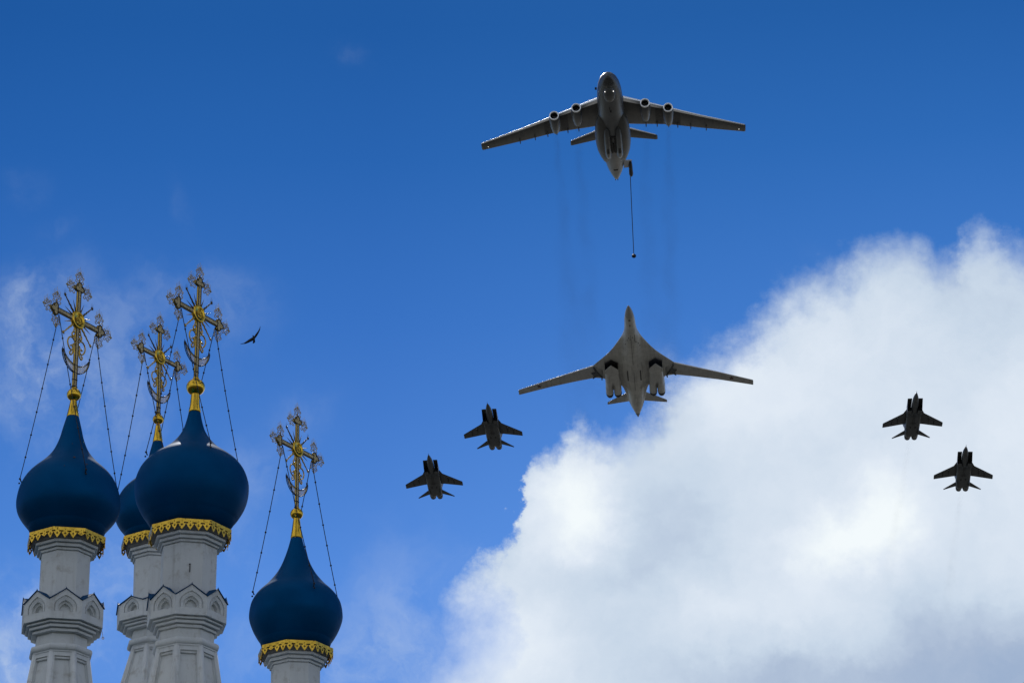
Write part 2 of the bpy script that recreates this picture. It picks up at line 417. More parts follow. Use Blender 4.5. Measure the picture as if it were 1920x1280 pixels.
    b = MB(); b.loft([octring(a*u, zy(y_)) for a, y_ in [(rc*1.46, cy+1), (rc*1.44, cy+5), (rc*1.34, yc-18), (rc*1.25, yc-17.4)]][::-1], cap=False); b.build('eaves_painted_shade', PLATE_AND_SHADE, root)  # dark grey puts the shade under the collar skirt into the colour
    b = MB(); ktop = T['kok'][0]
    b.loft([octring(rc*u, zy(yc+.5)), octring(rc*u*1.0, zy(T['kok'][2]+4))][::-1], cap=False)
    b.build('column', PLASTER, root)
    # ---- tier of keel-shaped gables
    ypk, yval, ybase, yline, rk = T['kok']
    zl, zb0, zv, zp = zy(yline), zy(ybase), zy(yval), zy(ypk)
    hw = rk*math.sin(PI/8)*u; ap = rk*math.cos(PI/8)*u
    depth_in = ap - rc*u*math.cos(PI/8)*.98
    for k in range(8):
        n = octdir(OCT0+22.5+45*k)
        M = Matrix(((-n.y, n.x, 0), (n.x, n.y, 0), (0, 0, 1))).to_4x4()
        M = Matrix(((-n.y, n.x, 0, 0), (n.x, n.y, 0, 0), (0, 0, 1, 0), (0, 0, 0, 1)))   # local x along face, local y outwards
        b = MB(); N = 32
        # band under the gable
        b.add([(-hw, ap, zl), (hw, ap, zl), (hw, ap, zb0), (-hw, ap, zb0)], [[0, 1, 2, 3]], False, M)
        hs, hp = zv-zb0, zp-zb0
        out_ = []
        for i in range(N+1):                                  # outer outline of the gable: straight flanks then ogee slopes
            q = i/N; a = abs(q-.5)*2
            if a > .75: out_.append((-hw if q < .5 else hw, hs*(1-a)/.25))
            else:
                e = a/.75
                z = hs + (hp-hs)*(.58*math.cos(PI*e/2) + .42*(1-e)**2.6)
                out_.append(((-1 if q < .5 else 1)*hw*e, z))
        a1 = ogee(21*u*S, 9.5*u*S, 31.5*u*S, N); a2 = ogee(18.6*u*S, 9*u*S, 28.4*u*S, N); a3 = ogee(14*u*S, 7*u*S, 22.5*u*S, N); a4 = ogee(10.6*u*S, 5.5*u*S, 17.5*u*S, N)
        f_ = ap+.002
        layers = [(out_, f_), (a1, f_), (a1, f_-2.6*u), (a2, f_-2.6*u), (a2, f_-.5*u), (a3, f_-2.6*u), (a3, f_-7*u), (a4, f_-7.5*u), (a4, f_-14*u)]
        rings = [[(x, y_, zb0+z) for x, z in L] for L, y_ in layers]
        b.loft(rings, closed=False, M=M)
        b.add(rings[-1], [list(range(N+1))], False, M)
        # floors of the niches
        fl = [(-a1[-1][0], f_), (a1[-1][0], f_), (a1[-1][0], f_-14*u), (-a1[-1][0], f_-14*u)]
        b.add([(x, y_, zb0+.001) for x, y_ in fl], [[0, 1, 2, 3]], False, M)
        # body behind
        b.loft([[(x, f_, zb0+z) for x, z in out_], [(x*.86, f_-depth_in, zb0+z) for x, z in out_]], closed=False, M=M)
        gb = b.build('gable', PLASTER, root)
        # thin painted roof over the gable
        b = MB()
        o1 = [(x*1.05, z+.2*u) for x, z in out_ if z > hs*.92]
        o2 = [(x*1.05, z+1.5*u) for x, z in out_ if z > hs*.92]
        fr_ = f_+2.2*u
        b.loft([[(x, fr_, zb0+z) for x, z in o1], [(x, fr_, zb0+z) for x, z in o2], [(x*.72, f_-depth_in*.92, zb0+z+.5*u) for x, z in o2], [(x*.72, f_-depth_in*.92, zb0+z) for x, z in o1], [(x, fr_, zb0+z) for x, z in o1]], closed=False, M=M)
        b.tube([(0, fr_-1.5*u, zb0+hp+1*u), (0, fr_-1*u, zb0+hp+2.2*u), (0, fr_-.6*u, zb0+hp+4.2*u)], [1.2*u, .8*u, .12*u], 6, M)
        b.build('gable_roof', ROOFBLUE, gb)
    # ---- stepped corbel under the tier, neck, ring
    yn, rn, yr, rr, yt, rt = T['neck']
    b = MB(); d_ = yn-yline
    st = [(rk, yline-.2), (rk*.87, yline+.2), (rk*.87, yline+1.6), (rk*.915, yline+1.8), (rk*.915, yline+d_*.24), (rk*.79, yline+d_*.26), (rk*.79, yline+d_*.32), (rk*.84, yline+d_*.33), (rk*.84, yline+d_*.56), (rk*.71, yline+d_*.58), (rk*.71, yline+d_*.64), (rk*.76, yline+d_*.65), (rk*.76, yline+d_*.88), (rn*.97, yline+d_*.90), (rn*.97, yn), (rn*1.0, yn)]
    b.loft([octring(a*u, zy(y_)) for a, y_ in st][::-1], cap=False)
    b.loft([octring(rn*u, zy(yn)), octring(rn*u, zy(yr-3))][::-1], cap=False)
    b.build('corbel', PLASTER, root)
    b = MB(); th = T.get('ringh', 12)*S
    ring = [(rn, yr-th*.5-1)] + [(rr-th*.42*(1-math.sin(a)), yr-th*.5*math.cos(a)) for a in np.linspace(.15, PI-.1, 9)] + [(rt*1.03, yr+th*.55), (rt*1.03, yr+th*.72), (rt, yr+th*.76)]
    b.loft([octring(a*u, zy(y_)) for a, y_ in ring][::-1], cap=False)
    b.build('moulded_ring', PLASTER, root)
    # ---- tent with recessed panels and ribs
    slope = T['tent']                               # px of radius per px of row
    y0 = yr+th*.76; z0 = zy(y0)
    zE = z0-9.0
    pr = lambda z: rt*u + (z0-z)*slope
    b = MB()
    for k in range(8):
        def P2(q, z, inset=0.):
            a_, c_ = octdir(OCT0+45*k), octdir(OCT0+45*(k+1))
            rad = pr(z); p = (a_*rad).lerp(c_*rad, q); n = (a_+c_).normalized()
            p = p - n*inset; return (p.x, p.y, z)
        zt = z0-8*u*S; q0, q1 = .17, .83; i1, i2 = 3.2*u*S, 5.6*u*S
        F = [P2(0, z0), P2(1, z0), P2(1, zt), P2(0, zt), P2(q0, zt), P2(q1, zt), P2(0, zE), P2(q0, zE), P2(q1, zE), P2(1, zE)]
        b.add(F, [[0, 1, 2, 5, 4, 3], [3, 4, 7, 6], [5, 2, 9, 8]])
        zt2 = zt-5.5*u*S
        b.add([P2(q0, zt), P2(q1, zt), P2(q1, zt, i1), P2(q0, zt, i1), P2(q0+.03, zt2, i1), P2(q1-.03, zt2, i1), P2(q0+.03, zt2-.5*u, i2), P2(q1-.03, zt2-.5*u, i2),
               P2(q0, zE), P2(q1, zE), P2(q0+.03, zE, i2), P2(q1-.03, zE, i2)],
              [[0, 1, 2, 3], [3, 2, 5, 4], [4, 5, 7, 6], [6, 7, 11, 10], [0, 3, 4, 6, 10, 8], [1, 9, 11, 7, 5, 2]])
        b.tube([tuple(Vector(P2(q0+.02, zt2+1.2*u*S, i1-.8*u))), tuple(Vector(P2(q1-.02, zt2+1.2*u*S, i1-.8*u)))], 1.6*u*S, 8)
    b.loft([octring(pr(zE), zE), octring(pr(zE)*1.0, 0)], cap=True)      # plain shaft down to the church roof and the ground
    b.build('tent', PLASTER, root)
    for k in range(8):
        a_ = octdir(OCT0+45*k)
        b = MB(); zs = np.linspace(z0-.8*u, zE, 8)
        b.tube([tuple(a_*(pr(z)-3.6*u*S)+Vector((0, 0, z))) for z in zs], 5.6*u*S, 12)
        b.build('rib', PLASTER, root)
    # ---- cross
    ks = T['cross_scale']*u
    x0, yb0, ymed = T['cross']
    zmed = zy(ymed)
    nx = R(57.8)
    fx = Vector((math.cos(nx), math.sin(nx), 0)); fn = Vector((math.sin(nx), -math.cos(nx), 0))
    off = at(x0, ymed, depth) - Vector((X, Y, zmed)); off = fx*0
    M = Matrix(((fx.x*ks, fn.x*ks, 0, off.x), (fx.y*ks, fn.y*ks, 0, off.y), (0, 0, ks, zmed), (0, 0, 0, 1)))
    zbot = (zy(yb0)-zmed)/ks
    make_cross(root, M, zbot, T)
    # ---- stay chains from the arms to the dome
    ya_, ra_ = T['anchor']; za = zy(ya_)
    for sgn, angs in ((-1, (-63, 27)), (1, (117, 207))):
        topp = M @ Vector((sgn*53, 0, -8))
        for a in angs:
            ep = octdir(a)*ra_*u + Vector((0, 0, za))
            b = MB(); pts_ = []
            L = (ep-topp).length
            for i in range(15):
                q = i/14; p = topp.lerp(ep, q); p.z -= .028*L*4*q*(1-q); pts_.append(p)
            b.tube([tuple(p) for p in pts_], .80*u, 5)
            nb = 7
            for i in range(1, nb): 
                f = i/nb*14; i0 = int(f); p = pts_[i0].lerp(pts_[min(14, i0+1)], f-i0)
                b.ball(tuple(p), 2.0*u, 8)
            # shackle plate on the dome
            b.ball(tuple(ep), 2.2*u, 8); b.tube([tuple(ep), tuple(octdir(a)*(ra_-3)*u+Vector((0, 0, za-6*u)))], 1.2*u, 6); b.ball(tuple(octdir(a)*(ra_+1.)*u+Vector((0, 0, za-9*u))), 1.9*u, 6)
            b.build('stay_chain', IRON, root)
    # ---- dark scuffs on the dome
    for (a, yy, rad, sc) in T.get('scuffs', []):
        b = MB(); zz = zy(yy); c = octdir(a)*(rad*u) + Vector((0, 0, zz))
        n = (octdir(a)*.75 + Vector((0, 0, .66))).normalized(); e1 = n.cross(Vector((0, 0, 1))).normalized(); e2 = n.cross(e1)
        ringp = [c + n*.012 + (e1*math.cos(2*PI*i/11) + e2*math.sin(2*PI*i/11))*sc*u*random.uniform(.5, 1.15) for i in range(11)]
        ringb = [p - n*.5*u for p in ringp]
        b.loft([[tuple(p) for p in ringp], [tuple(p) for p in ringb]]); b.build('rust_patch', RUST, root)
    if 'slot' in T:
        a_, y_ = T['slot']; n = octdir(a_); p = n*(rc*math.cos(PI/8)*u) + Vector((0, 0, zy(y_)))
        tg = Vector((-n.y, n.x, 0)); b = MB()
        Ms = Matrix(((tg.x, n.x, 0, p.x), (tg.y, n.y, 0, p.y), (0, 0, 1, p.z), (0, 0, 0, 1)))
        b.box((0, 0, 0), (.8*u, .9*u, 7*u), Ms); b.box((-.4*u, .4*u, 8.5*u), (1.5*u, 1.6*u, .8*u), Ms); b.build('wall_slot', IRON, root)
    if 'hook' in T:
        a_, y_, r__ = T['hook']; p = octdir(a_)*r__*u + Vector((0, 0, zy(y_)))
        b = MB(); b.tube([tuple(octdir(a_)*(rk*.94)*u+Vector((0, 0, zy(yline-2)))), tuple(p)], .4*u, 5); b.tube([tuple(p+Vector((1.9*u*math.cos(q), 0, -1.9*u+1.9*u*math.sin(q)))) for q in np.linspace(0, 2*PI, 13)[:-1]], .7*u, 5, closed=True)
        b.build('hanging_ring', GOLD, root)
    return root

LACED = mat('grey_gilt_filigree', (.40, .31, .13), .66, metal=.1, var=.4, vscale=10)
CROSSBACK = mat('cross_backing', (.05, .042, .028), .6, metal=.3, var=.4, vscale=14)
RUST = mat('rust_brown', (.045, .028, .02), .8, var=.3, vscale=10)
def make_cross(root, M, zbot, T):
    frame, lace, side, lace_back = MB(), MB(), MB(), MB()
    HW, HD = 4.6, 2.3
    def ringlet(mb, x, z, r, w=.5, y=0, n=9):
        mb.tube([(x+r*math.cos(2*PI*i/n), y, z+r*math.sin(2*PI*i/n)) for i in range(n)], w, 4, M, closed=True)
    def beam(x0, z0, x1, z1, hw):
        d = Vector((x1-x0, 0, z1-z0)); L = d.length; d.normalize(); n = Vector((-d.z, 0, d.x))
        for sgn in (-1, 1):
            c = Vector((x0, 0, z0))+n*sgn*(hw-.65)
            for y, h, mb, w_ in ((HD-.45, .5, frame, .75), (-HD+.45, .5, frame, .75), (0, HD-.95, side, .45)):
                a = c+n*sgn*(0 if mb is frame else .1)
                p = [a-n*w_, a+n*w_]
                vs = []
                for q in (0, L):
                    for pp in (p[0], p[1]):
                        for yy in (y-h, y+h): vs.append(tuple(pp+d*q+Vector((0, yy, 0))))
                mb.add(vs, [[0, 1, 3, 2], [4, 6, 7, 5], [0, 4, 5, 1], [2, 3, 7, 6], [0, 2, 6, 4], [1, 5, 7, 3]], False, M)
        a = Vector((x0, 0, z0)); w_ = n*(hw-1)
        lace_back.add([tuple(a-w_+Vector((0, .2, 0))), tuple(a+w_+Vector((0, .2, 0))), tuple(a+w_+d*L+Vector((0, .2, 0))), tuple(a-w_+d*L+Vector((0, .2, 0)))], [[0, 1, 2, 3]], False, M)
        k = int(L/4.3)
        for i in range(k):
            q = (i+.5)/k*L
            for sgn in (-1, 1):
                p = Vector((x0, 0, z0))+d*(q+sgn*1.0)+n*sgn*1.5
                ringlet(lace, p.x, p.z, 1.55, .62, y=1.6)
                if i % 2 == 0: ringlet(lace, p.x, p.z, 1.85, .42, y=-1.6)
            lace.tube([tuple(Vector((x0, 1.6, z0))+d*(q-2)-n*3.6), tuple(Vector((x0, 1.6, z0))+d*(q+2)+n*3.6)], .35, 4, M)
    def trefoil(x, z, ang):
        c, s_ = math.cos(ang), math.sin(ang)
        loc = lambda a, b_: (x+a*c-b_*s_, z+a*s_+b_*c)
        outl = []
        for cx, cz, a0, a1 in ((0, -7, -200, -20), (7.5, 0, -95, 95), (0, 7, 20, 200)):
            for i in range(13):
                a = R(a0+(a1-a0)*i/12); outl.append(loc(cx+5.6*math.cos(a), cz+5.6*math.sin(a)))
        for y in (HD-.4, -HD+.4): frame.tube([(a, y, b_) for a, b_ in outl], .95, 5, M, closed=True)
        for i in range(len(outl)):
            j = (i+1) % len(outl); a, b_ = outl[i], outl[j]
            side.add([(a[0], -HD+.3, a[1]), (b_[0], -HD+.3, b_[1]), (b_[0], HD-.3, b_[1]), (a[0], HD-.3, a[1])], [[0, 1, 2, 3]], False, M)
        lace_back.add([(a, .2, b_) for a, b_ in outl], [list(range(len(outl)))], False, M)
        for gx in range(-6, 7):
            for gz in range(-7, 8):
                px_, pz_ = gx*2.5, gz*2.5+(1.25 if gx % 2 else 0)
                if any((px_-cx)**2+(pz_-cz)**2 < 4.3**2 for cx, cz in ((0, -7), (7.5, 0), (0, 7), (1, 0))):
                    q = loc(px_, pz_); ringlet(lace, q[0], q[1], 1.2, .48, 1.4, 7)
    beam(0, zbot, 0, 60, HW); beam(-58, 0, 58, 0, HW)
    trefoil(63, 0, 0); trefoil(-63, 0, PI); trefoil(0, 65, PI/2)
    cross = frame.build('cross', BRONZE, root)
    lace_back.build('backing_panel', CROSSBACK, cross); lace.build('filigree', LACE, cross); side.build('gilt_edging', GILTSIDE, cross)
    # sockets at the foot
    b = MB(); b.box((0, 0, zbot+1.5), (HW+.6, HD+.8, 1.8), M); b.build('foot_clamp', BRONZE, cross)
    b = MB(); b.box((0, 0, (zbot-106)/2), (HW+.5, HD+.6, .9), M); b.build('shaft_clamp', BRONZE, cross)
    # medallion
    b = MB()
    def disc(mb, prof, n=40):
        mb.loft([[(r_*math.cos(2*PI*j/n), y, r_*math.sin(2*PI*j/n)) for j in range(n)] for r_, y in prof], True, True, True, M)
    disc(b, [(17.6, -3.0), (18.4, 0), (17.8, 2.8), (16, 4.2), (13.2, 4.2), (12, 3.0), (6, 3.2), (1, 3.4)])
    md = b.build('medallion', GOLD, cross)
    b = MB(); rnd = random.Random(3)
    for i in range(26):
        a = rnd.uniform(0, 2*PI); q = rnd.uniform(0, 9.5); ringlet(b, q*math.cos(a), q*math.sin(a), rnd.uniform(.9, 2.1), .55, 3.2, 7)
    b.build('medallion_relief', MEDREL, md)
    # sun rays
    for i in range(16):
        a = i*PI/8
        if i % 4 == 0: continue
        b = MB(); c, s_ = math.cos(a), math.sin(a)
        if i % 4 == 2:
            path = []; rad = []
            for k in range(17):
                q = 15+(53-15)*k/16; w = .9*math.sin(k*1.6)*(1-k/22)
                path.append((q*c-w*s_, 0, q*s_+w*c)); rad.append(2.2-1.1*k/16)
            b.tube(path, rad, 6, M)
            for k in range(8):                                  # star at the end
                aa = k*PI/4; b.tube([(55*c, 0, 55*s_), (55*c+4.2*math.cos(aa), .4, 55*s_+4.2*math.sin(aa))], [1.5, .25], 5, M)
            b.ball((55*c, .5, 55*s_), 2.1, 8, M)
            if s_ > 0:
                for dx in (-2.4, 0, 2.4): b.tube([(55*c+dx, 0, 55*s_+3), (55*c+dx, 0, 55*s_+12-abs(dx))], [.30, .12], 4, M)
        else:
            b.tube([(14*c, 0, 14*s_), (22*c, 0, 22*s_), (41*c, 0, 41*s_)], [1.8, 1.5, .2], 5, M)
        b.build('sun_ray', GILTSIDE if s_ < .2 else RAYDARK, cross)  # upward rays take the darker tone
    # crescent
    def arc(zlow, n=20):                                    # circle through (+-38,-72) and (0, zlow)
        h = -72-zlow; Rr = (38*38+h*h)/(2*h); cz = zlow+Rr; a0 = math.asin(38/Rr) if h < Rr else PI-math.asin(38/Rr)
        return [(Rr*math.sin(a0*q), cz-Rr*math.cos(a0*q)) for q in np.linspace(-1, 1, n)]
    A, B = arc(-108), arc(-93)
    b = MB(); 
    for y in (1.4, -1.4):
        b.tube([(x, y, z) for x, z in A], .95, 5, M); b.tube([(x, y, z) for x, z in B], .95, 5, M)
    b.tube([(A[0][0], 0, A[0][1]), (A[0][0]-.6, 0, A[0][1]+5)], [1.2, .2], 5, M); b.tube([(A[-1][0], 0, A[-1][1]), (A[-1][0]+.6, 0, A[-1][1]+5)], [1.2, .2], 5, M)
    for i in range(3, 17):
        if abs(B[i][0]) > 6.5:
            b.tube([(B[i][0], 0, B[i][1]), (B[i][0], 0, B[i][1]+9)], [.32, .14], 4, M)
    cs = b.build('crescent', BRONZE, cross)
    b = MB()
    for i in range(len(A)-1):
        for k in (0, .5):
            p = [A[i][j]*(1-k)+A[i+1][j]*k for j in (0, 1)]; q = [B[i][j]*(1-k)+B[i+1][j]*k for j in (0, 1)]
            wdt = math.hypot(p[0]-q[0], p[1]-q[1])
            if wdt < 2.2: continue
            nn = max(1, int(wdt/3.4))
            for m_ in range(nn):
                f = (m_+.5)/nn; ringlet(b, p[0]*(1-f)+q[0]*f, p[1]*(1-f)+q[1]*f, min(1.6, wdt/nn*.45), .42, 1, 7)
    b.build('crescent_filigree', LACE, cs)
    # scrolls beside the shaft
    for sgn in (-1, 1):
        b = MB()
        for pts_ in ([(6, -27), (11, -28), (14, -33), (11, -38), (8, -36), (9.5, -33)], [(6, -45), (10, -41), (17, -40), (23, -45), (25, -53), (21, -62), (14, -66), (10, -61), (13, -56), (17, -58)], [(6, -50), (10, -54), (9, -64), (11, -73), (16, -76), (18, -71), (14.5, -69)]):
            cp = catmull(pts_, 4); b.tube([(sgn*p[0], 0, p[1]) for p in cp], 1.55, 6, M)
        b.build('scroll', GILTSIDE, cross)
    # lace finials with bird spikes
    for (x, z, ang) in ((87, 0, 0), (61, 25, 90), (61, -25, -90), (-87, 0, 180), (-61, 25, 90), (-61, -25, -90), (0, 89, 90), (25, 62, 0), (-25, 62, 180)):
        b = MB(); a = R(ang); c, s_ = math.cos(a), math.sin(a)
        loc = lambda p, q: (x+1.08*(p*c-q*s_), z+1.08*(p*s_+q*c))
        for sg in (-1, 1):
            for pts_, w_ in (([(-9, 0), (-8, 4), (-4, 8.5), (1, 8), (2.5, 4.5), (-.5, 2.6), (-2.6, 5), (-1, 6.2)], .75), ([(-6, 8), (-8.5, 10.5), (-11.5, 8.5), (-10.5, 5.8)], .8), ([(2.4, 5), (6, 5.6), (8, 2.6), (11.5, 0)], .8), ([(-7, 2), (-4, 1), (-5.5, -.5)], .7), ([(-2, 9), (0, 11.5), (3, 10), (2, 8)], .7)):
                b.tube([(loc(p[0], sg*p[1])[0], 0, loc(p[0], sg*p[1])[1]) for p in catmull(pts_, 3)], w_, 5, M)
        for (p, q) in ((4.5, 0), (8, 0)):
            o = loc(p, q); ringlet(b, o[0], o[1], 1.7, .75, 0, 9)
        p0, p1 = loc(-9, 0), loc(12, 0); b.tube([(p0[0], 0, p0[1]), (p1[0], 0, p1[1])], [.9, .3], 5, M)
        o = loc(9.6, 0); b.ball((o[0], 0, o[1]), 1.5, 6, M)
        zmax = z
        for k, dx in enumerate((-8.5, -4.3, 0, 4.3, 8.5)):
            hh = 22 if k == 2 else (18 if k in (1, 3) else 14)
            if z < -10: hh -= 8
            b.tube([(x+dx, 0, z+2), (x+dx, 0, z+hh)], [.55, .35], 4, M)
        b.build('lace_finial', LACED, cross)

MEDREL = mat('medallion_relief', (.30, .17, .02), .45, metal=.8, var=.3, vscale=14)
RAYDARK = mat('dark_ray', (.10, .075, .03), .5, metal=.6, var=.3, vscale=10)

def scale_prof(prof, s, yoff, y0): return [(y0+(y-781)*s*1.0+0*yoff, r*s) for y, r in prof]
TOWERS = [
 dict(lean=.009, at=(123, 1046, 80), s=1.0, label='leftmost church tower, blue onion dome with dark rust patches on its front', prof=PROF_L, cone=(750, 6.2, 781, 11.4), ball=(139, 740, 13.8), collar=(1013, 77), column=(48.5, 1046.5),
      kok=(1127, 1147.5, 1168.5, 1182, 78.6), neck=(1201.7, 50, 1227.5, 61, 1240, 54.5), tent=.155, cross=(146, 727, 600.5), cross_scale=1.03, anchor=(912, 97), damage=.3, hook=(99, 1191, 76),
      scuffs=[(-6, 882, 66, 2.8), (15, 881, 67, 3.2), (30, 899, 87, 3.0), (2, 905, 87, 1.4), (12, 845, 36, 1.5)]),
 dict(lean=-.007, at=(291, 1054, 95), s=.82, label='small rear church tower, blue dome half hidden behind the big middle dome', prof=[(828+(y-781)*.822, r*.795) for y, r in PROF_L], cone=(797, 4.8, 828, 9.2), ball=(297.5, 786, 10.6), collar=(1017, 67.5), column=(41.4, 1053.8),
      kok=(1135, 1146.5, 1162, 1174.7, 71.5), neck=(1190, 43, 1211, 51, 1221, 42.5), tent=.30, cross=(297, 776, 669.5), cross_scale=.875, anchor=(934, 78), skirt=18),
 dict(lean=.014, at=(355, 1033, 84), s=1.04, label='large middle church tower with the widest blue dome and a big gold ball', prof=PROF_M, cone=(738, 8, 772, 11.2), ball=(369, 726, 18), collar=(999, 81), column=(54, 1033.4),
      kok=(1118, 1139, 1160.5, 1173.8, 76.5), neck=(1194, 54, 1217, 64, 1229, 58.5), tent=.165, cross=(372.7, 713, 588.8), cross_scale=1.0, anchor=(862, 94), slot=(9.5, 1082), scuffs=[]),
 dict(at=(554, 1254, 88), s=.93, label='lone church tower standing apart at the right, its dome lowest in the photo', prof=PROF_R, cone=(970, 6.2, 1008, 10.7), ball=(553, 963, 12.4), collar=(1221, 73), column=(47.3, 1253.8),
      kok=(1338, 1357, 1375, 1388, 73), neck=(1406, 47, 1430, 57, 1442, 51), tent=.16, cross=(558, 953, 842), cross_scale=.89, anchor=(1120, 88), skirt=19),
]
TOWER_ROOTS = [make_tower(T) for T in TOWERS]

# ------------------------------------------------------------------ aircraft
def airfoil(le, chord, th, n=18, up=(0, 0, 1)):
    """section at leading-edge point le, chord running aft (-y)"""
    pts = []
    for i in range(n):
        a = 2*PI*i/n
        x = .5*(1+math.cos(a))                   # 1 = trailing edge, 0 = leading edge
        tt = 5*th*(.2969*math.sqrt(max(x, 0))-.126*x-.3516*x*x+.2843*x**3-.1015*x**4)*chord
        sg = 1 if math.sin(a) >= 0 else -1
        u_ = Vector(up)
        p = Vector(le)+Vector((0, -x*chord, 0))+u_*sg*tt
        pts.append(tuple(p))
    return pts
def wing(name, m, parent, secs, up=(0, 0, 1)):
    b = MB(); b.loft([airfoil((x, y, z), c, th, 22, up) for x, y, z, c, th in secs], True, True)
    return b.build(name, m, parent)
def ell(y, zc, a, bz, n=32, e=1.0):
    return [(a*math.copysign(abs(math.cos(2*PI*i/n))**e, math.cos(2*PI*i/n)), y, zc+bz*math.copysign(abs(math.sin(2*PI*i/n))**e, math.sin(2*PI*i/n))) for i in range(n)]
def plane_matrix(x, y, depth, yaw, pitch, bank):
    M = Matrix.Rotation(PI+yaw, 4, 'Z') @ Matrix.Rotation(pitch, 4, 'X') @ Matrix.Rotation(bank, 4, 'Y')
    return Matrix.Translation(at(x, y, depth)) @ M
def emis(name, c, st):
    m = bpy.data.materials.new(name); m.use_nodes = True; b = m.node_tree.nodes['Principled BSDF']
    b.inputs['Emission Color'].default_value = c+(1,); b.inputs['Emission Strength'].default_value = st; return m
LAMP = emis('landing_lamp', (1, .97, .9), 2.5)

# ---- four-engine tanker
TK_SKIN = skin_mat('tanker_grey', (.062, .070, .075), 2.4, .42)
TK_WING = skin_mat('tanker_wing_grey', (.062, .064, .060), 1.9, .5, dirt_amt=.5)
TK_PYLON = skin_mat('painted_pylon_sunlight', (.5, .52, .55), 3, .35, dirt_amt=.2)
METAL = mat('bare_metal', (.8, .8, .78), .3, metal=.9, var=.1)
DARKHOLE = mat('engine_darkness', (.012, .012, .013), .7, var=.1)
FANM = mat('fan_metal', (.40, .40, .40), .4, metal=.7, var=.2)
GLASS = mat('dark_glazing', (.008, .01, .014), .12, var=.1, spec=.6)
LEDGE = mat('painted_edge_glint', (.95, .96, .97), .42, metal=.85, var=.03)  # near-white metal paints in the sunlit line on wing and tailplane edges
LIP = mat('bright_intake_lip', (.95, .95, .93), .3, metal=.45, var=.03)
TMAT = plane_matrix(1140.842, 152.572, 546.039, -.059, -.034, .021)
tk = empty('tanker_aircraft', TMAT)
tag(tk, 'grey four-engine high-wing tanker aircraft at the top, trailing a refuelling hose', 'aircraft', 'aircraft flying in formation')
b = MB()
fs_ = [(3.95, -.85, .10, .10), (3.75, -.78, .34, .36), (3.4, -.68, .60, .64), (2.7, -.50, .98, 1.04), (1.7, -.36, 1.36, 1.40), (.4, -.20, 1.72, 1.76), (-1.2, -.08, 2.0, 2.02), (-3, 0, 2.2, 2.2), (-6, 0, 2.36, 2.36), (-14, 0, 2.4, 2.4), (-22, 0, 2.4, 2.4),
       (-26, .12, 2.36, 2.28), (-29.5, .35, 2.22, 2.05), (-33, .6, 2.02, 1.8), (-36, .8, 1.75, 1.5), (-38.5, .9, 1.42, 1.25), (-40.5, .95, 1.05, .98), (-42.2, 1.0, .7, .72), (-43.1, 1.0, .45, .5)]
b.loft([ell(*q, n=40) for q in fs_], True, True); fus = b.build('fuselage', TK_SKIN, tk)
def on_fus(y, ang, off=.02):
    """point on the fuselage skin; ang from straight down, degrees"""
    ys = [q[0] for q in fs_][::-1]
    ip = lambda k: float(np.interp(y, ys, [q[k] for q in fs_][::-1]))
    a = R(ang); return Vector((math.sin(a)*(ip(2)+off), y, ip(1)-math.cos(a)*(ip(3)+off)))
b = MB()                                                        # glazed navigator nose
for row, (ya, yb_) in enumerate(((3.5, 3.05), (2.95, 2.35), (2.25, 1.6))):
    w = (46, 52, 50)[row]; npan = (5, 7, 7)[row]
    for i in range(npan):
        a0 = -w+2*w*i/npan+1.6; a1 = -w+2*w*(i+1)/npan-1.6
        vs = [on_fus(ya, a0), on_fus(ya, (a0+a1)/2), on_fus(ya, a1), on_fus(yb_, a1), on_fus(yb_, (a0+a1)/2), on_fus(yb_, a0)]
        b.add([tuple(p) for p in vs], [[0, 1, 4, 5], [1, 2, 3, 4]])
b.build('navigator_window', GLASS, fus)
b = MB()                                                        # cockpit glazing on top
for i in range(8):
    a0 = 112+i*17.2; a1 = a0+14.5
    vs = [on_fus(-.9, a0), on_fus(-.9, a1), on_fus(-2.2, a1), on_fus(-2.2, a0)]
    b.add([tuple(p) for p in vs], [[0, 1, 2, 3]])
b.build('cockpit_window', GLASS, fus)
b = MB(); b.loft([ell(y, z, a, c, 28) for y, z, a, c in ((.9, -1.75, .1, .1), (.7, -1.8, .6, .45), (.1, -1.9, .95, .65), (-1, -1.95, 1.1, .72), (-2.2, -2.0, 1.08, .70), (-3.1, -2.05, .85, .55), (-3.8, -2.08, .45, .35), (-4.0, -2.08, .1, .1))], True, True)
b.build('chin_radome', skin_mat('radome_grey', (.07, .075, .075), 5, .5), fus)
b = MB()
for sx in (-.78, .78): b.ball((sx, .40, -2.32), .075, 8)
b.build('nose_lamp', LAMP, fus)
b = MB(); b.box((2.42, -1.6, -.5), (.18, .3, .12)); b.box((0, -7.6, -2.44), (.16, .22, .10)); b.box((.2, -6.4, -2.42), (.05, .35, .12)); 
b.build('antenna', IRON, fus)
TKW = mat('dark_panel_grey', (.045, .045, .045), .7, var=.2, vscale=1)
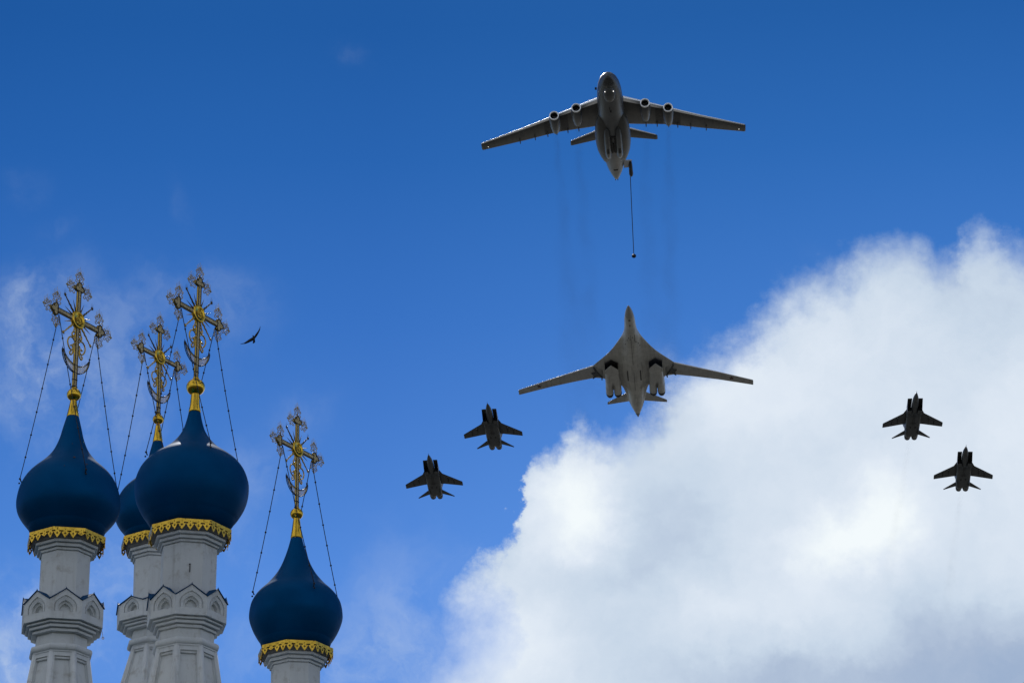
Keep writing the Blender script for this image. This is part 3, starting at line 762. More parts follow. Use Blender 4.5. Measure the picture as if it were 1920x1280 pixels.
for sx in (1, -1):
    LE = [(0, -9.6), (2.45, -10.95), (5.6, -13.05), (7.4, -14.3), (9.9, -15.95), (11.7, -17.25), (16.8, -20.7), (25.1, -25.85), (25.32, -26.1)]
    TE = [(0, -22.0), (2.45, -22.25), (5.6, -22.85), (7.4, -23.1), (9.9, -23.55), (11.7, -24.1), (16.8, -26.1), (25.1, -28.95), (25.32, -28.7)]
    secs = [(sx*l[0], l[1], 2.15-.006*l[0], l[1]-e[1], .13-.0015*l[0]) for l, e in zip(LE, TE)]
    wg = wing('wing', TK_WING, tk, secs)
    b = MB()                                                   # slat strip with the sunlit line put into its colour
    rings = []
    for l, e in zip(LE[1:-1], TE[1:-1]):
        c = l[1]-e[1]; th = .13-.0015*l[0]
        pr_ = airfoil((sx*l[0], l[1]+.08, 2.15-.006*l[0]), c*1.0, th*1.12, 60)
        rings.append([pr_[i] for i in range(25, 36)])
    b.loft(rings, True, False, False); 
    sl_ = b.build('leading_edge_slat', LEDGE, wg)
    for fx_ in (6.4, 8.5, 10.65, 12.4, 14.85, 17.8):
        ty = float(np.interp(fx_, [e[0] for e in TE], [-e[1] for e in TE]))
        b = MB(); y0 = -ty
        b.loft([ell(y0+2.2, 1.78, .02, .02, 10), ell(y0+1.2, 1.72, .10, .16, 10), ell(y0, 1.70, .10, .17, 10), ell(y0-.55, 1.78, .02, .04, 10)], True, True)
        for r_ in (b,): r_.v = [Vector((p.x+sx*fx_, p.y, p.z)) for p in r_.v]
        b.build('flap_track_fairing', TKW, wg)
    # darker wing panels either side of the outer engine
    for (xa, xb) in ((8.25, 9.7), (11.55, 12.9)):
        b = MB()
        for (x0, x1) in ((xa, xb),):
            q = []
            for x, f in ((x0, .06), (x1, .06), (x1, .97), (x0, .97)):
                ly = float(np.interp(x, [l[0] for l in LE], [l[1] for l in LE][:])) if True else 0
                ty = float(np.interp(x, [e[0] for e in TE], [e[1] for e in TE]))
                c = ly-ty; th = .13-.0015*x; xx = f
                tt = 5*th*(.2969*math.sqrt(xx)-.126*xx-.3516*xx*xx+.2843*xx**3-.1015*xx**4)*c
                q.append((ly-f*c, tt))
            NS = 10
            for k in range(NS):
                f0 = .06+.91*k/NS; f1 = .06+.91*(k+1)/NS
                vs = []
                for x, f in ((x0, f0), (x1, f0), (x1, f1), (x0, f1)):
                    ly = float(np.interp(x, [l[0] for l in LE], [l[1] for l in LE])); ty = float(np.interp(x, [e[0] for e in TE], [e[1] for e in TE]))
                    c = ly-ty; th = .13-.0015*x
                    tt = 5*th*(.2969*math.sqrt(f)-.126*f-.3516*f*f+.2843*f**3-.1015*f**4)*c
                    vs.append((sx*x, ly-f*c, 2.15-.006*x-tt-.02))
                b.add(vs, [[0, 1, 2, 3]])
        b.build('dark_wing_panel', TKW, wg)
    for (x_, yl, yt) in ((17.35, -21.3, -24.6), (17.75, -21.6, -24.0), (16.95, -21.0, -23.6)):   # slat joints
        b = MB(); b.box((sx*x_, (yl+yt)/2, 1.78), (.05, (yl-yt)/2, .03)); b.build('slat_joint', TK_SKIN, wg)
    b = MB(); b.ball((sx*24.05, -27.5, 1.93), .075, 8); b.build('wing_lamp', LAMP, wg)
    for (ex, ey, ez) in ((10.65, -12.25, -.02), (6.4, -9.72, -.02)):
        en = empty('engine', Matrix.Identity(4)); en.parent = tk; en.matrix_local = Matrix.Translation((sx*ex, ey, ez))
        b = MB(); q = [(-.05, .80), (-.25, .905), (-1.2, 1.0), (-2.6, 1.0), (-4.2, .92), (-5.6, .74), (-6.6, .58)]
        b.loft([ell(y, -.04*abs(y)*.2, r_, r_*1.02, 32) for y, r_ in q], True, False)
        nc = b.build('nacelle', TK_SKIN, en)
        b = MB(); b.loft([ell(y, 0, r_, r_, 32) for y, r_ in ((-.35, .89), (-.12, .925), (.05, .89), (.08, .80), (.0, .71), (-.3, .68))], True, False); b.build('intake_lip', LIP, en)
        b = MB(); b.loft([ell(y, 0, r_, r_, 28) for y, r_ in ((-.28, .70), (-1.1, .72), (-1.3, .72))], True, False)
        b.loft([ell(-1.3, 0, .72, .72, 28), ell(-1.32, 0, .01, .01, 28)], False, False)
        b.build('intake_duct', DARKHOLE, en)
        b = MB(); b.loft([ell(y, 0, r_, r_, 16) for y, r_ in ((-.75, .02), (-.85, .12), (-1.28, .24))], True, False)
        for k in range(18):
            a = 2*PI*k/18; b.add([(.24*math.cos(a), -1.24, .24*math.sin(a)), (.70*math.cos(a), -1.22, .70*math.sin(a)), (.70*math.cos(a+.16), -1.29, .70*math.sin(a+.16)), (.24*math.cos(a+.2), -1.29, .24*math.sin(a+.2))], [[0, 1, 2, 3]])
        b.build('fan', FANM, en)
        b = MB(); b.loft([ell(y, 0, r_, r_, 20) for y, r_ in ((-6.4, .56), (-6.9, .5), (-6.9, .4), (-6.2, .3))], True, True); b.build('exhaust_nozzle', DARKHOLE, en)
        b = MB(); zt_ = 2.05
        b.loft([[(-.16, -1.2, .8), (.16, -1.2, .8), (.16, -6.6, .3), (-.16, -6.6, .3)], [(-.14, -3.4, zt_), (.14, -3.4, zt_), (.14, -8.2, zt_), (-.14, -8.2, zt_)]], False, True); b.build('pylon', TK_WING, en)
    # landing-gear sponson
    b = MB(); b.loft([ell(y, z, a, c, 28) for y, z, a, c in ((-11.5, -.9, .2, .2), (-12.2, -.95, .75, .7), (-13.6, -1.0, 1.25, 1.15), (-16, -1.05, 1.55, 1.45), (-19, -1.1, 1.68, 1.55), (-23, -1.05, 1.66, 1.5), (-26, -.95, 1.45, 1.35), (-28.5, -.8, 1.1, 1.1), (-31, -.6, .6, .8), (-32.6, -.4, .15, .3))], True, True)
    b.v = [Vector((p.x+sx*1.65, p.y, p.z)) for p in b.v]
    b.build('gear_sponson', TK_WING, tk)
    # rounded door bulge either side of the keel
    b = MB(); b.loft([ell(y, z, a, c, 20) for y, z, a, c in ((-14.6, -2.2, .1, .1), (-15.4, -2.35, .45, .45), (-17.5, -2.4, .62, .66), (-21, -2.4, .66, .72), (-24, -2.35, .66, .72), (-26, -2.25, .6, .68), (-27.2, -2.1, .42, .5), (-27.7, -2.0, .1, .15))], True, True)
    b.v = [Vector((p.x+sx*1.08, p.y, p.z)) for p in b.v]
    b.build('gear_door', TK_SKIN, tk)
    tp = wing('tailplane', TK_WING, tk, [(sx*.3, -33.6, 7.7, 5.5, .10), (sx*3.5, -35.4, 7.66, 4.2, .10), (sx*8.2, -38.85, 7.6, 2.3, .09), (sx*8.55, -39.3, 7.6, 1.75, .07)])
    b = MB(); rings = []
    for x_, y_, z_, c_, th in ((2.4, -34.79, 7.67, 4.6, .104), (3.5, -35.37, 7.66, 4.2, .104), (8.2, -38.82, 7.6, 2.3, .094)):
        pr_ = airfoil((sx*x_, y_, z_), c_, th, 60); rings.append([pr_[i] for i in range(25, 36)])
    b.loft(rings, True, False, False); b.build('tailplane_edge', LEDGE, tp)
b = MB()
for sx in (-1, 1):
    for (y0, y1, xx, w_) in ((-19.0, -25.0, .30, .13), (-21.0, -24.8, .02, .10), (-22.0, -24.0, 1.1, .22)):
        b.box((sx*xx, (y0+y1)/2, -3.05 if xx > 1 else -2.46), (w_, (y0-y1)/2, .06))
b.box((0, -18.4, -2.45), (.5, .35, .05)); b.build('gear_bay_slot', DARKHOLE, tk)
b = MB(); b.box((-1.95+3.9, -17.2, -2.35), (.14, .2, .1)); b.box((0, -36.3, -.62), (.42, .35, .06)); b.box((0, -39.2, .0), (.07, .9, .1)); b.build('hull_vent', DARKHOLE, tk)
b = MB()                                                          # fin, mostly hidden above the body
b.loft([airfoil((0, y, z), c, .11, 18, (1, 0, 0)) for y, z, c in ((-27.5, 2.0, 10.5), (-32.8, 7.9, 6.4))], True, True); b.build('fin', TK_SKIN, tk)
b = MB()
for sx in (-.22, .22): b.tube([(sx, -43.0, .95), (sx, -44.3, .92)], [.14, .09], 8)
b.ball((0, -42.9, .95), .42, 12); b.build('tail_gun', IRON, tk)
# refuelling pod on the rear flank
pod = empty('refuelling_pod', Matrix.Identity(4)); pod.parent = tk
b = MB(); b.loft([ell(y, z, a, c, 20) for y, z, a, c in ((-34.3, .1, .08, .1), (-34.8, .1, .26, .3), (-36, .08, .36, .42), (-38.5, .05, .38, .44), (-39.8, .0, .42, .46), (-40.5, -.05, .30, .36))], True, True)
b.v = [Vector((p.x-2.9, p.y, p.z)) for p in b.v]; b.build('pod_body', IRON, pod)
b = MB(); b.add([(-1.7, -34.0, .25), (-3.2, -34.1, .25), (-3.1, -37.0, .25), (-1.6, -37.2, .25), (-1.7, -34.0, .05), (-3.2, -34.1, .05), (-3.1, -37.0, .05), (-1.6, -37.2, .05)], [[0, 1, 2, 3], [7, 6, 5, 4], [0, 4, 5, 1], [1, 5, 6, 2], [2, 6, 7, 3], [3, 7, 4, 0]])
b.build('pod_pylon', TK_PYLON, pod)  # pale colour paints in the sun on the pylon top
b = MB(); hp = []
for i in range(24):
    q = i/23; hp.append((-2.72+.45*q, -40.4-(29.6)*q, -.05-3.95*(.35*q+.65*q*q)))
b.tube(hp, .075, 8); hz = b.build('refuelling_hose', IRON, pod)
b = MB(); e = Vector(hp[-1])
b.loft([[(e.x+r_*math.cos(2*PI*i/20), e.y+y_, e.z+r_*math.sin(2*PI*i/20)) for i in range(20)] for y_, r_ in ((.35, .12), (0, .16), (-.5, .42), (-.55, .46), (-.5, .36), (0, .1))], True, False)
b.build('drogue', IRON, pod)

# ---- swing-wing bomber
BB = skin_mat('bomber_white_grey', (.47, .47, .43), 2.6, .45, line=.7, dirt_amt=.4, dirt=(.08, .075, .06))
BBW = skin_mat('bomber_wing_grey', (.37, .37, .34), 2.1, .5, line=.65, dirt_amt=.4, dirt=(.06, .055, .045))
BTIP = mat('dark_radome', (.10, .10, .09), .5, var=.15)
bb = empty('swing_wing_bomber', plane_matrix(1178.081, 572.749, 672.419, -.0664159, .087280, -.0083883))
tag(bb, 'pale grey swing-wing bomber with long spread wings beneath the trailing hose', 'aircraft', 'aircraft flying in formation')
OUT = [(0, 0.02), (-.5, .25), (-1.5, .52), (-2.8, .8), (-4.2, 1.0), (-6, 1.18), (-8.8, 1.28), (-10.8, 1.42), (-12.1, 1.62), (-13.6, 2.1), (-15.2, 2.75), (-17.1, 3.5), (-19.2, 4.4), (-21.4, 5.5), (-23.6, 6.9), (-25.4, 8.15), (-26.6, 8.95), (-27.4, 9.45), (-29, 9.3), (-31.5, 8.5), (-33.6, 7.75), (-34.0, 7.1), (-36.5, 6.6), (-37.6, 3.3), (-39, 2.85), (-41, 2.5), (-43.5, 2.15), (-45.5, 1.87), (-48, 1.4), (-50.4, .9), (-52.5, .42), (-54.1, .03)]
def bsec(y, w, n=36):
    fr_ = float(np.interp(-y, [0, 3, 7, 12, 20, 30, 40, 48, 54.1], [.02, .75, 1.2, 1.45, 1.6, 1.6, 1.45, 1.05, .02]))
    fr_ = min(fr_, max(w, .02)) if w < 1.6 else fr_
    et = min(.32, fr_*.5) if w > 1.7 else fr_
    pts = []
    for i in range(n):
        a = 2*PI*i/n; x = w*math.cos(a); sg = 1 if math.sin(a) >= 0 else -1
        lens = et*abs(math.sin(a))**.8
        core = fr_*math.sqrt(max(0, 1-(x/max(fr_*1.35, .01))**2)) if w > 1.7 else fr_*abs(math.sin(a))
        z = (lens**3+core**3)**(1/3) if w > 1.7 else core
        if sg > 0: z *= 1.15
        pts.append((x, y, sg*z))
    return pts
b = MB(); b.loft([bsec(y, w) for y, w in OUT], True, True); body = b.build('fuselage', BB, bb)
b = MB(); b.loft([ell(y, 0, w+.015, w+.015, 24) for y, w in ((.05, .02), (-.5, .26), (-1.5, .53), (-2.8, .80), (-4.3, 1.0))], True, False); b.build('nose_radome', mat('radome_tint', (.27, .265, .24), .5, var=.1), body)
b = MB(); b.loft([ell(y, 0, w+.02, w*.75+.02, 24) for y, w in ((-52.2, .5), (-53.2, .27), (-54.15, .02))], True, False); b.build('tail_cone', BTIP, body)
b = MB()
for x_ in (1.5, -1.5): b.box((x_, -31, -1.14), (.13, 2.4, .05))
b.box((0, -33, -1.64), (.035, 4.5, .02)); b.box((0, -18, -1.60), (.03, 7, .03)); b.box((-.85, -12.6, -1.42), (.05, 1.5, .03)); b.box((0, -5.1, -1.02), (.22, .22, .06)); b.box((0, -7.2, -1.20), (.12, .35, .04))
for (x_, y_) in ((1.4, -15.4), (-1.6, -15.2), (-1.9, -16.2), (-1.1, -14.4), (.5, -12.4), (.2, -13.1), (-.4, -12.2), (.9, -13.4)): b.box((x_, y_, -1.36 if abs(x_) > 1 else -1.5), (.10, .12, .05))
b.box((.0, -50.6, -.93), (.5, .05, .04))
b.build('belly_bay_seam', TKW, body)
EDGEW = mat('painted_edge_sunlight', (.75, .75, .74), .5, var=.05)  # white tone stands in for sun catching the bomber's leading edges
PIV = mat('worn_pivot_seal', (.05, .052, .045), .6, var=.2)
for sx in (1, -1):
    wg = wing('outer_wing', BBW, bb, [(sx*7.3, -28.6, -.02, 5.2, .09), (sx*9.3, -27.32, 0, 6.1, .085), (sx*13, -29.6, .12, 5.1, .085), (sx*19.65, -33.7, .35, 3.75, .085), (sx*27.7, -38.9, .6, 2.45, .08), (sx*27.8, -39.2, .6, 2.0, .05)])
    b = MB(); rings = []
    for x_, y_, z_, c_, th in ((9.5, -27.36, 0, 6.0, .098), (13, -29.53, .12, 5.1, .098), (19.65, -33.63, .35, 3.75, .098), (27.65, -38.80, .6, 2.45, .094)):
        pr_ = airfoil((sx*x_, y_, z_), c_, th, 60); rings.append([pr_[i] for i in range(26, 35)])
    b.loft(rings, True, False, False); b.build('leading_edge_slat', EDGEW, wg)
    b = MB(); st = []
    for k in range(10):
        r_ = .62 if k % 2 == 0 else .26; a = PI/2+k*PI/5; st.append((sx*22.7+r_*math.cos(a), -37.0+r_*math.sin(a)*1.25))
    b.flat(st, .26, .30); b.build('wing_star', mat('faded_red_star', (.06, .012, .012), .6, var=.1), wg)
    b = MB()
    b.flat([(sx*9.5, -27.6), (sx*9.2, -27.5), (sx*8.6, -29.8), (sx*7.45, -32.6), (sx*7.55, -33.6), (sx*7.8, -33.7), (sx*7.8, -32.4), (sx*8.9, -30.0)], -.62, -.30)
    b.flat([(sx*8.9, -29.2), (sx*8.5, -30.2), (sx*7.9, -31.6), (sx*8.9, -31.9), (sx*9.8, -33.0), (sx*9.5, -31.3), (sx*10.0, -30.4), (sx*9.2, -30.3)], -.60, -.3)
    b.build('pivot_seal', PIV, wg)
    wing('tailplane', BBW, bb, [(sx*1.2, -43.4, 1.7, 5.4, .08), (sx*2.2, -44.6, 1.75, 4.6, .08), (sx*6.9, -49.35, 2.0, 1.45, .07), (sx*7.15, -49.7, 2.0, 1.1, .05)])
    # twin-engine box nacelle
    nb_ = empty('engine_nacelle', Matrix.Identity(4)); nb_.parent = bb
    b = MB(); cx = sx*5.15
    def nsec(y, zt_, zb_, hw, split):
        pts = []
        for i in range(40):
            a = 2*PI*i/40; c, s_ = math.cos(a), math.sin(a)
            x = hw*math.copysign(abs(c)**.55, c)
            if s_ >= 0: z = zt_
            else:
                k = abs(x)/hw
                lob = math.sqrt(max(0, 1-((k-.5)/.5)**2))
                z = zb_*(1-split) + (zt_+(zb_-zt_)*(.25+.75*lob))*split
                z = zt_+(z-zt_)*min(1, abs(s_)**.35)
            pts.append((cx+x, y, z))
        return pts
    b.loft([nsec(y, zt_, zb_, hw, sp_) for y, zt_, zb_, hw, sp_ in ((-28.0, -.05, -1.8, 1.56, 0), (-30, -.05, -1.95, 1.62, 0), (-33, -.05, -2.0, 1.72, .15), (-35, 0, -2.05, 1.80, .7), (-37, 0, -2.05, 1.85, 1), (-38.8, .0, -2.0, 1.86, 1))], True, False)
    b.build('nacelle_body', BB, nb_)
    b = MB()                                                  # V-shaped ramp under the intake: lower lip pointing forward
    lipz = -1.8
    tri = [(cx-1.56, -26.75), (cx, -24.75+.35), (cx+1.56, -26.75), (cx+1.56, -28.4), (cx-1.56, -28.4)]
    b.flat(tri, lipz-.05, lipz+.03)
    # side cheeks
    for e_ in (-1, 1):
        b.add([(cx+e_*1.56, -26.75, lipz), (cx+e_*1.56, -28.4, lipz), (cx+e_*1.56, -28.4, -.1), (cx+e_*1.56, -25.2, -.1)], [[0, 1, 2, 3]])
    b.build('intake_ramp', BB, nb_)
    b = MB()
    b.flat([(cx-1.53, -26.0), (cx, -24.2), (cx+1.53, -26.0), (cx+1.53, -28.3), (cx-1.53, -28.3)], -.62, -.42)
    b.add([(cx-1.53, -28.2, -1.76), (cx+1.53, -28.2, -1.76), (cx+1.53, -28.2, -.4), (cx-1.53, -28.2, -.4)], [[0, 1, 2, 3]])
    b.add([(cx, -25.0, -1.72), (cx, -28.1, -1.72), (cx, -28.1, -.6), (cx, -25.6, -.6)], [[0, 1, 2, 3]])
    b.build('intake_mouth', DARKHOLE, nb_)
    for e_ in (-1, 1):
        b = MB(); x_ = cx+e_*.96
        b.loft([[(x_+r_*math.cos(2*PI*i/24), y, -1.0+r_*1.05*math.sin(2*PI*i/24)) for i in range(24)] for y, r_ in ((-33.5, .5), (-36, .86), (-38.6, .9), (-39.6, .84))], True, False)
        b.build('engine_barrel', BB, nb_)
        b = MB()
        b.loft([[(x_+r_*math.cos(2*PI*i/24), y, -1.0+r_*1.05*math.sin(2*PI*i/24)) for i in range(24)] for y, r_ in ((-39.1, .92), (-39.9, .86), (-40.5, .74), (-40.45, .60), (-39.2, .55))], True, True)
        b.build('exhaust_nozzle', IRON, nb_)
b = MB(); b.loft([airfoil((0, y, z), c, .09, 18, (1, 0, 0)) for y, z, c in ((-38, 1.2, 11), (-45, 8.5, 4.2))], True, True); b.build('fin', BB, bb)

# ---- interceptor jets
FJ = skin_mat('interceptor_grey', (.058, .066, .07), 1.1, .5, dirt_amt=.5)
FJW = skin_mat('interceptor_wing_grey', (.048, .055, .058), .9, .5, dirt_amt=.5)
FJR = mat('interceptor_radome', (.05, .055, .055), .45, var=.1)
def make_jet():
    root = empty('interceptor_jet', Matrix.Identity(4))
    b = MB()
    b.loft([ell(y, z, a, c, 24) for y, z, a, c in ((-2.9, 0, .55, .52), (-4.3, 0, .69, .66), (-5.5, .02, .73, .74), (-7, .02, .76, .8), (-9, .0, .75, .82), (-12, 0, .78, .72), (-16, 0, .7, .6))], True, True)
    fz = b.build('fuselage', FJ, root)
    b = MB(); b.loft([ell(y, 0, a, a, 20) for y, a in ((-.7, .02), (-1.2, .20), (-2.1, .42), (-2.9, .56), (-3.8, .66))], True, False); b.tube([(0, 0, 0), (0, -1.1, 0)], [.03, .07], 6); b.build('nose_cone', FJR, fz)
    b = MB(); b.loft([ell(y, z, a, c, 16) for y, z, a, c in ((-4.0, .35, .1, .1), (-5, .55, .42, .38), (-7.5, .7, .45, .4), (-10, .55, .3, .3))], True, True); b.build('canopy', GLASS, fz)
    # broad twin-engine body
    b = MB()
    def sec(y, w, zt_, zb_, lob=0.):
        pts = []
        for i in range(36):
            a = 2*PI*i/36; c, s_ = math.cos(a), math.sin(a); x = w*math.copysign(abs(c)**.5, c); k = abs(x)/w
            z = zt_*abs(s_)**.5 if s_ >= 0 else -zb_*abs(s_)**.5*(1-lob+lob*math.sqrt(max(0, 1-((k-.5)/.52)**2)))
            pts.append((x, y, z))
        return pts
    b.loft([sec(*q) for q in ((-8.6, 1.66, .75, .85), (-11, 1.66, .8, .9), (-15, 1.66, .75, .9), (-17.7, 1.66, .75, .88, .1), (-19.4, 1.58, .72, .85, .5), (-20.6, 1.46, .7, .8, .9))], True, True)
    b.build('engine_body', FJ, root)
    for sx in (1, -1):
        b = MB(); x0, x1 = sx*.70, sx*1.68
        # raked intake: roof plate reaches forward, floor lip lies aft
        b.add([(x0, -4.35, .62), (x1, -4.4, .62), (x1, -8.8, .78), (x0, -8.8, .78), (x0, -4.5, .52), (x1, -4.55, .52), (x1, -8.8, .6), (x0, -8.8, .6)], [[0, 1, 2, 3], [7, 6, 5, 4], [0, 4, 5, 1], [1, 5, 6, 2], [3, 7, 4, 0]])
        b.add([(x1, -4.5, .60), (x1, -8.8, .60), (x1, -8.8, -.88), (x1, -7.5, -.88)], [[0, 1, 2, 3]])
        b.add([(x1-sx*.06, -4.5, .60), (x1-sx*.06, -8.8, .60), (x1-sx*.06, -8.8, -.88), (x1-sx*.06, -7.5, -.88)], [[0, 1, 2, 3]])
        b.add([(x0, -7.4, -.84), (x1, -7.5, -.84), (x1, -8.8, -.86), (x0, -8.8, -.86), (x0, -7.4, -.9), (x1, -7.5, -.9), (x1, -8.8, -.9), (x0, -8.8, -.9)], [[0, 1, 2, 3], [7, 6, 5, 4], [0, 4, 5, 1]])
        ik = b.build('intake', FJ, root)
        b = MB(); b.add([(x0, -8.5, .6), (x1, -8.5, .6), (x1, -8.5, -.84), (x0, -8.5, -.84)], [[0, 1, 2, 3]]); b.add([(x0, -4.7, .50), (x1-sx*.07, -4.7, .50), (x1-sx*.07, -8.5, .58), (x0, -8.5, .58)], [[0, 1, 2, 3]]); b.build('intake_mouth', DARKHOLE, ik)
        w_ = wing('wing', FJW, root, [(sx*1.0, -8.2, .35, 7.6, .04), (sx*1.72, -8.75, .3, 6.85, .045), (sx*2.35, -10.45, .2, 5.1, .05), (sx*6.65, -14.1, -.2, 2.1, .05), (sx*6.75, -14.25, -.2, 1.8, .03)])
        for (px_, py_) in ((3.45, -12.2), (4.75, -13.2)):
            b = MB(); b.box((sx*px_, py_-1.0, -.12), (.07, .9, .13)); b.build('underwing_pylon', IRON, w_)
            b = MB(); b.ball((sx*px_*1.02, py_+.2, -.10), .07, 6); b.build('wing_lamp', METAL, w_)
        wing('tailplane', FJW, root, [(sx*1.2, -17.2, -.1, 2.9, .05), (sx*1.65, -17.75, -.12, 2.2, .05), (sx*4.2, -20.7, -.3, .55, .04), (sx*4.32, -20.85, -.3, .35, .03)])
        b = MB(); b.loft([airfoil((sx*(1.25+.14*q), y, z), c, .06, 14, (1, 0, 0)) for q, y, z, c in ((0, -14.6, .6, 4.8), (5, -18.3, 3.4, 2.0))], True, True); b.build('fin', FJ, root)
        b = MB(); b.loft([airfoil((sx*1.35, y, z), c, .08, 12, (1, 0, 0)) for y, z, c in ((-15.6, -.7, 3.0), (-16.9, -1.25, 1.4))], True, True); b.build('ventral_fin', FJ, root)
        b = MB(); cx = sx*.80
        b.loft([[(cx+r_*math.cos(2*PI*i/24), y, -.02+r_*math.sin(2*PI*i/24)) for i in range(24)] for y, r_ in ((-19.2, .74), (-20.6, .74), (-21.5, .64), (-21.45, .55), (-20.5, .5))], True, True)
        b.build('exhaust_nozzle', TKW, root)
    b = MB()
    for sx in (1, -1): b.box((sx*.55, -15.2, -.93), (.12, .35, .03)); b.box((sx*.18, -11.5, -.93), (.03, 2.4, .03))
    b.box((0, -13.2, -.93), (.7, .04, .02)); b.build('belly_vent', DARKHOLE, root)
    return root
def copy_tree(o, parent=None):
    c = o.copy(); COL.objects.link(c)
    if parent is not None: c.parent = parent; c.matrix_parent_inverse = o.matrix_parent_inverse.copy()
    for ch in [q for q in bpy.data.objects if q.parent == o and q is not c]: copy_tree(ch, c)
    return c
jet = make_jet()
JETS = [((913.166, 753.011, 675.297, -.076, .117, -.002), 'dark twin-tailed jet fighter in blue sky, upper one of the left pair'),
        ((802.792, 849.325, 693.472, -.060, .122, .012), 'dark twin-tailed jet fighter in blue sky, leftmost and lower of the left pair'),
        ((1719.085, 732.714, 663.173, -.038, .114, -.022), 'dark twin-tailed jet fighter before the cloud, upper one of the right pair'),
        ((1811.627, 833.480, 676.590, -.072, .114, -.056), 'dark twin-tailed jet fighter before the cloud, rightmost and lower of the right pair')]
alljets = [jet] + [copy_tree(jet) for _ in JETS[1:]]
for o, (p, lab) in zip(alljets, JETS):
    o.matrix_world = plane_matrix(*p); tag(o, lab, 'jet fighter', 'twin-engine fighters in the flypast')

# ------------------------------------------------------------------ bird
def make_bird():
    D = 62.0
    o = at(475, 634, D)
    ex, ey, ez = CR @ Vector((1, 0, 0)), CR @ Vector((0, 1, 0)), CR @ Vector((0, 0, 1))
    u = D/FPX/21.33                                     # metres per pixel of the enlarged view
    def Pt(x, y, z=0): return ex*((x-775)*u) + ey*((730-y)*u) + ez*(z*u)
    root = empty('flying_bird', Matrix.Translation(o))
    tag(root, 'small dark bird gliding with raised wings beside the tallest gold cross', 'bird')
    b = MB()
    path = [(752, 600, 10), (762, 622, 10), (775, 655, 8), (788, 700, 0), (796, 750, -4), (798, 800, -4), (800, 845, 0)]
    rad = [5, 20, 30, 46, 50, 42, 30]
    b.tube([tuple(Pt(*p)) for p in path], [r_*u for r_ in rad], 14)
    def slab(le, te, th):
        rings = []
        for (a, c, tt) in zip(le, te, th):
            A, C = Pt(*a), Pt(*c); m_ = (A+C)/2; n = ez*tt*u
            rings.append([tuple(A), tuple(A.lerp(C, .3)+n), tuple(A.lerp(C, .65)+n*.7), tuple(C), tuple(A.lerp(C, .65)-n*.6), tuple(A.lerp(C, .3)-n*.7)])
        b.loft(rings, True, True)
    # near wing to the lower left, far wing to the upper right
    slab([(770, 670, 0), (720, 700, 10), (600, 775, 40), (500, 850, 60), (400, 920, 70), (262, 948, 75)], [(800, 790, 0), (740, 835, 6), (640, 882, 36), (570, 915, 58), (470, 952, 68), (270, 964, 75)], [22, 18, 12, 9, 6, 2])
    slab([(790, 680, 0), (830, 620, 20), (900, 530, 70), (975, 440, 110), (1030, 340, 130), (1058, 250, 140)], [(820, 750, 0), (868, 715, 20), (940, 620, 66), (1005, 505, 106), (1054, 390, 128), (1072, 256, 140)], [20, 16, 12, 9, 6, 2])
    slab([(770, 800, 0), (755, 870, 0), (752, 935, -2)], [(832, 790, 0), (855, 850, 0), (836, 905, -2)], [18, 8, 3])
    slab([(752, 930, -2), (765, 942, -2)], [(838, 900, -2), (790, 930, -2)], [3, 1])
    body_ = b.build('plumage', mat('black_feathers', (.012, .012, .016), .65, var=.3, vscale=30), root)
make_bird()

# ------------------------------------------------------------------ overhead wire at the lower right corner
a_, b_ = at(1560, 1478, 30), at(2330, 1035, 34)
bw = MB(); pts = []
for i in range(31):
    q = i/30; p = a_.lerp(b_, q); p.z -= .05*4*q*(1-q); pts.append(p-a_)
bw.tube([tuple(p) for p in pts], .0055, 6)
wr = bw.build('overhead_wire', IRON); wr.location = a_
tag(wr, 'thin dark overhead wire cutting across the bottom right corner of the sky', 'wire')

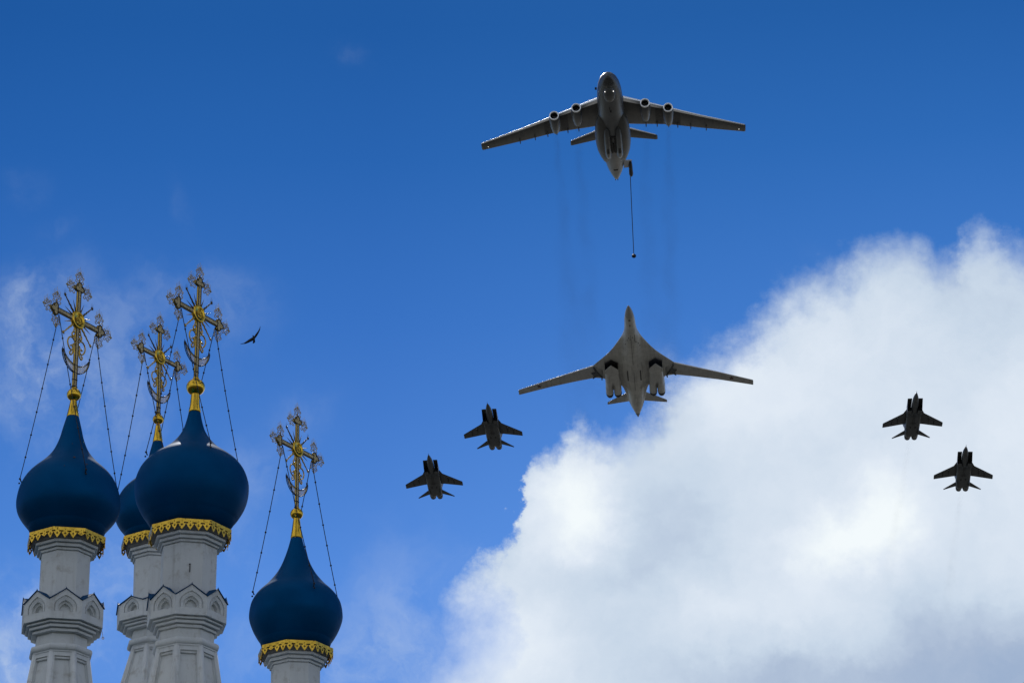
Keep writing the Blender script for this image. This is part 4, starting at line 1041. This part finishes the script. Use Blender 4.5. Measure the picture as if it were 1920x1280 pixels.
# ------------------------------------------------------------------ exhaust smoke behind the engines
def smoke(name, Mw, x, z, y0, L, r0, r1, c, drift, lab):
    ctr = lambda q: (x+drift*L*q, y0-L*q, z-1.5*q)
    b = MB(); rings = []
    for q in np.linspace(0, 1, 9):
        X_, Y_, Z_ = ctr(q); rq = r0+(r1-r0)*q
        rings.append([(X_+rq*math.cos(2*PI*i/16), Y_, Z_+rq*math.sin(2*PI*i/16)) for i in range(16)])
    b.loft(rings, True, True)
    m = bpy.data.materials.new('thin_smoke'); m.use_nodes = True; q = NT(m.node_tree); q.n.clear()
    co = q.node('ShaderNodeTexCoord').outputs['Object']
    pv = q.node('ShaderNodeVolumePrincipled'); pv.inputs['Color'].default_value = (.04, .05, .08, 1); pv.inputs['Anisotropy'].default_value = .2
    sp2 = q.node('ShaderNodeSeparateXYZ'); q.l.new(co, sp2.inputs[0])
    along = q.m('DIVIDE', q.m('SUBTRACT', y0, sp2.outputs[1]), L)
    wob = q.v('SUBTRACT', q.noise(q.v('MULTIPLY', co, (.10, .05, .10)), 1., 4, .6, 'Color'), (.5, .5, .5))
    sw = q.node('ShaderNodeSeparateXYZ'); q.l.new(wob, sw.inputs[0])
    rr = q.m('MULTIPLY_ADD', along, r1-r0, r0)
    dx = q.m('ADD', q.m('SUBTRACT', sp2.outputs[0], q.m('MULTIPLY_ADD', along, drift*L, x)), q.m('MULTIPLY', q.m('MULTIPLY', sw.outputs[0], rr), 1.6))
    dz = q.m('ADD', q.m('SUBTRACT', sp2.outputs[2], q.m('MULTIPLY_ADD', along, -1.5, z)), q.m('MULTIPLY', q.m('MULTIPLY', sw.outputs[2], rr), 1.6))
    rad = q.m('SQRT', q.m('ADD', q.m('MULTIPLY', dx, dx), q.m('MULTIPLY', dz, dz)))
    fall = q.ss(q.m('DIVIDE', rad, rr), .9, .0)
    nz = q.ss(q.noise(q.v('MULTIPLY', co, (.35, .06, .35)), 1., 6, .6), .3, .7, .25, 1.5)
    fade = q.ss(along, 1., .35)
    q.l.new(q.m('DIVIDE', q.m('MULTIPLY', q.m('MULTIPLY', q.m('MULTIPLY', fall, nz), fade), c), rr), pv.inputs['Density'])
    o_ = q.node('ShaderNodeOutputMaterial'); q.l.new(pv.outputs[0], o_.inputs['Volume'])
    o = b.build(name, m); o.matrix_world = Mw; tag(o, lab, 'smoke', 'exhaust trails behind the aircraft', 'stuff')
for x_, nm, ey in ((10.65, 'outer left', -19.5), (6.4, 'inner left', -17), (-6.4, 'inner right', -17), (-10.65, 'outer right', -19.5)):
    smoke('exhaust_smoke', TMAT, x_, -.2, ey, 210, .9, 9.0, .042 if abs(x_) > 8 else .034, .020, 'faint dark exhaust trail from the %s engine of the tanker' % nm)
for k, lab in ((2, 'upper'), (3, 'lower')):
    smoke('exhaust_smoke', plane_matrix(*JETS[k][0]), 0, 0, -21.8, 90, 1.0, 3.2, .020, .02, 'faint exhaust haze behind the %s fighter of the right pair' % lab)

# ------------------------------------------------------------------ body of the church under the towers (below the frame; it shades the ground in front)
ch = empty('church_building', Matrix.Translation((-10, 86, 0)))
tag(ch, 'white church body standing below the four blue onion domes', 'church')
b = MB(); b.box((0, 0, 8), (14.5, 16, 8)); b.build('wall', PLASTER, ch)
b = MB(); b.loft([[(-15.2, -16.8, 16), (15.2, -16.8, 16), (15.2, 16.8, 16), (-15.2, 16.8, 16)], [(-8, -9, 18.6), (8, -9, 18.6), (8, 9, 18.6), (-8, 9, 18.6)]], False, True); b.build('roof', ROOFBLUE, ch)
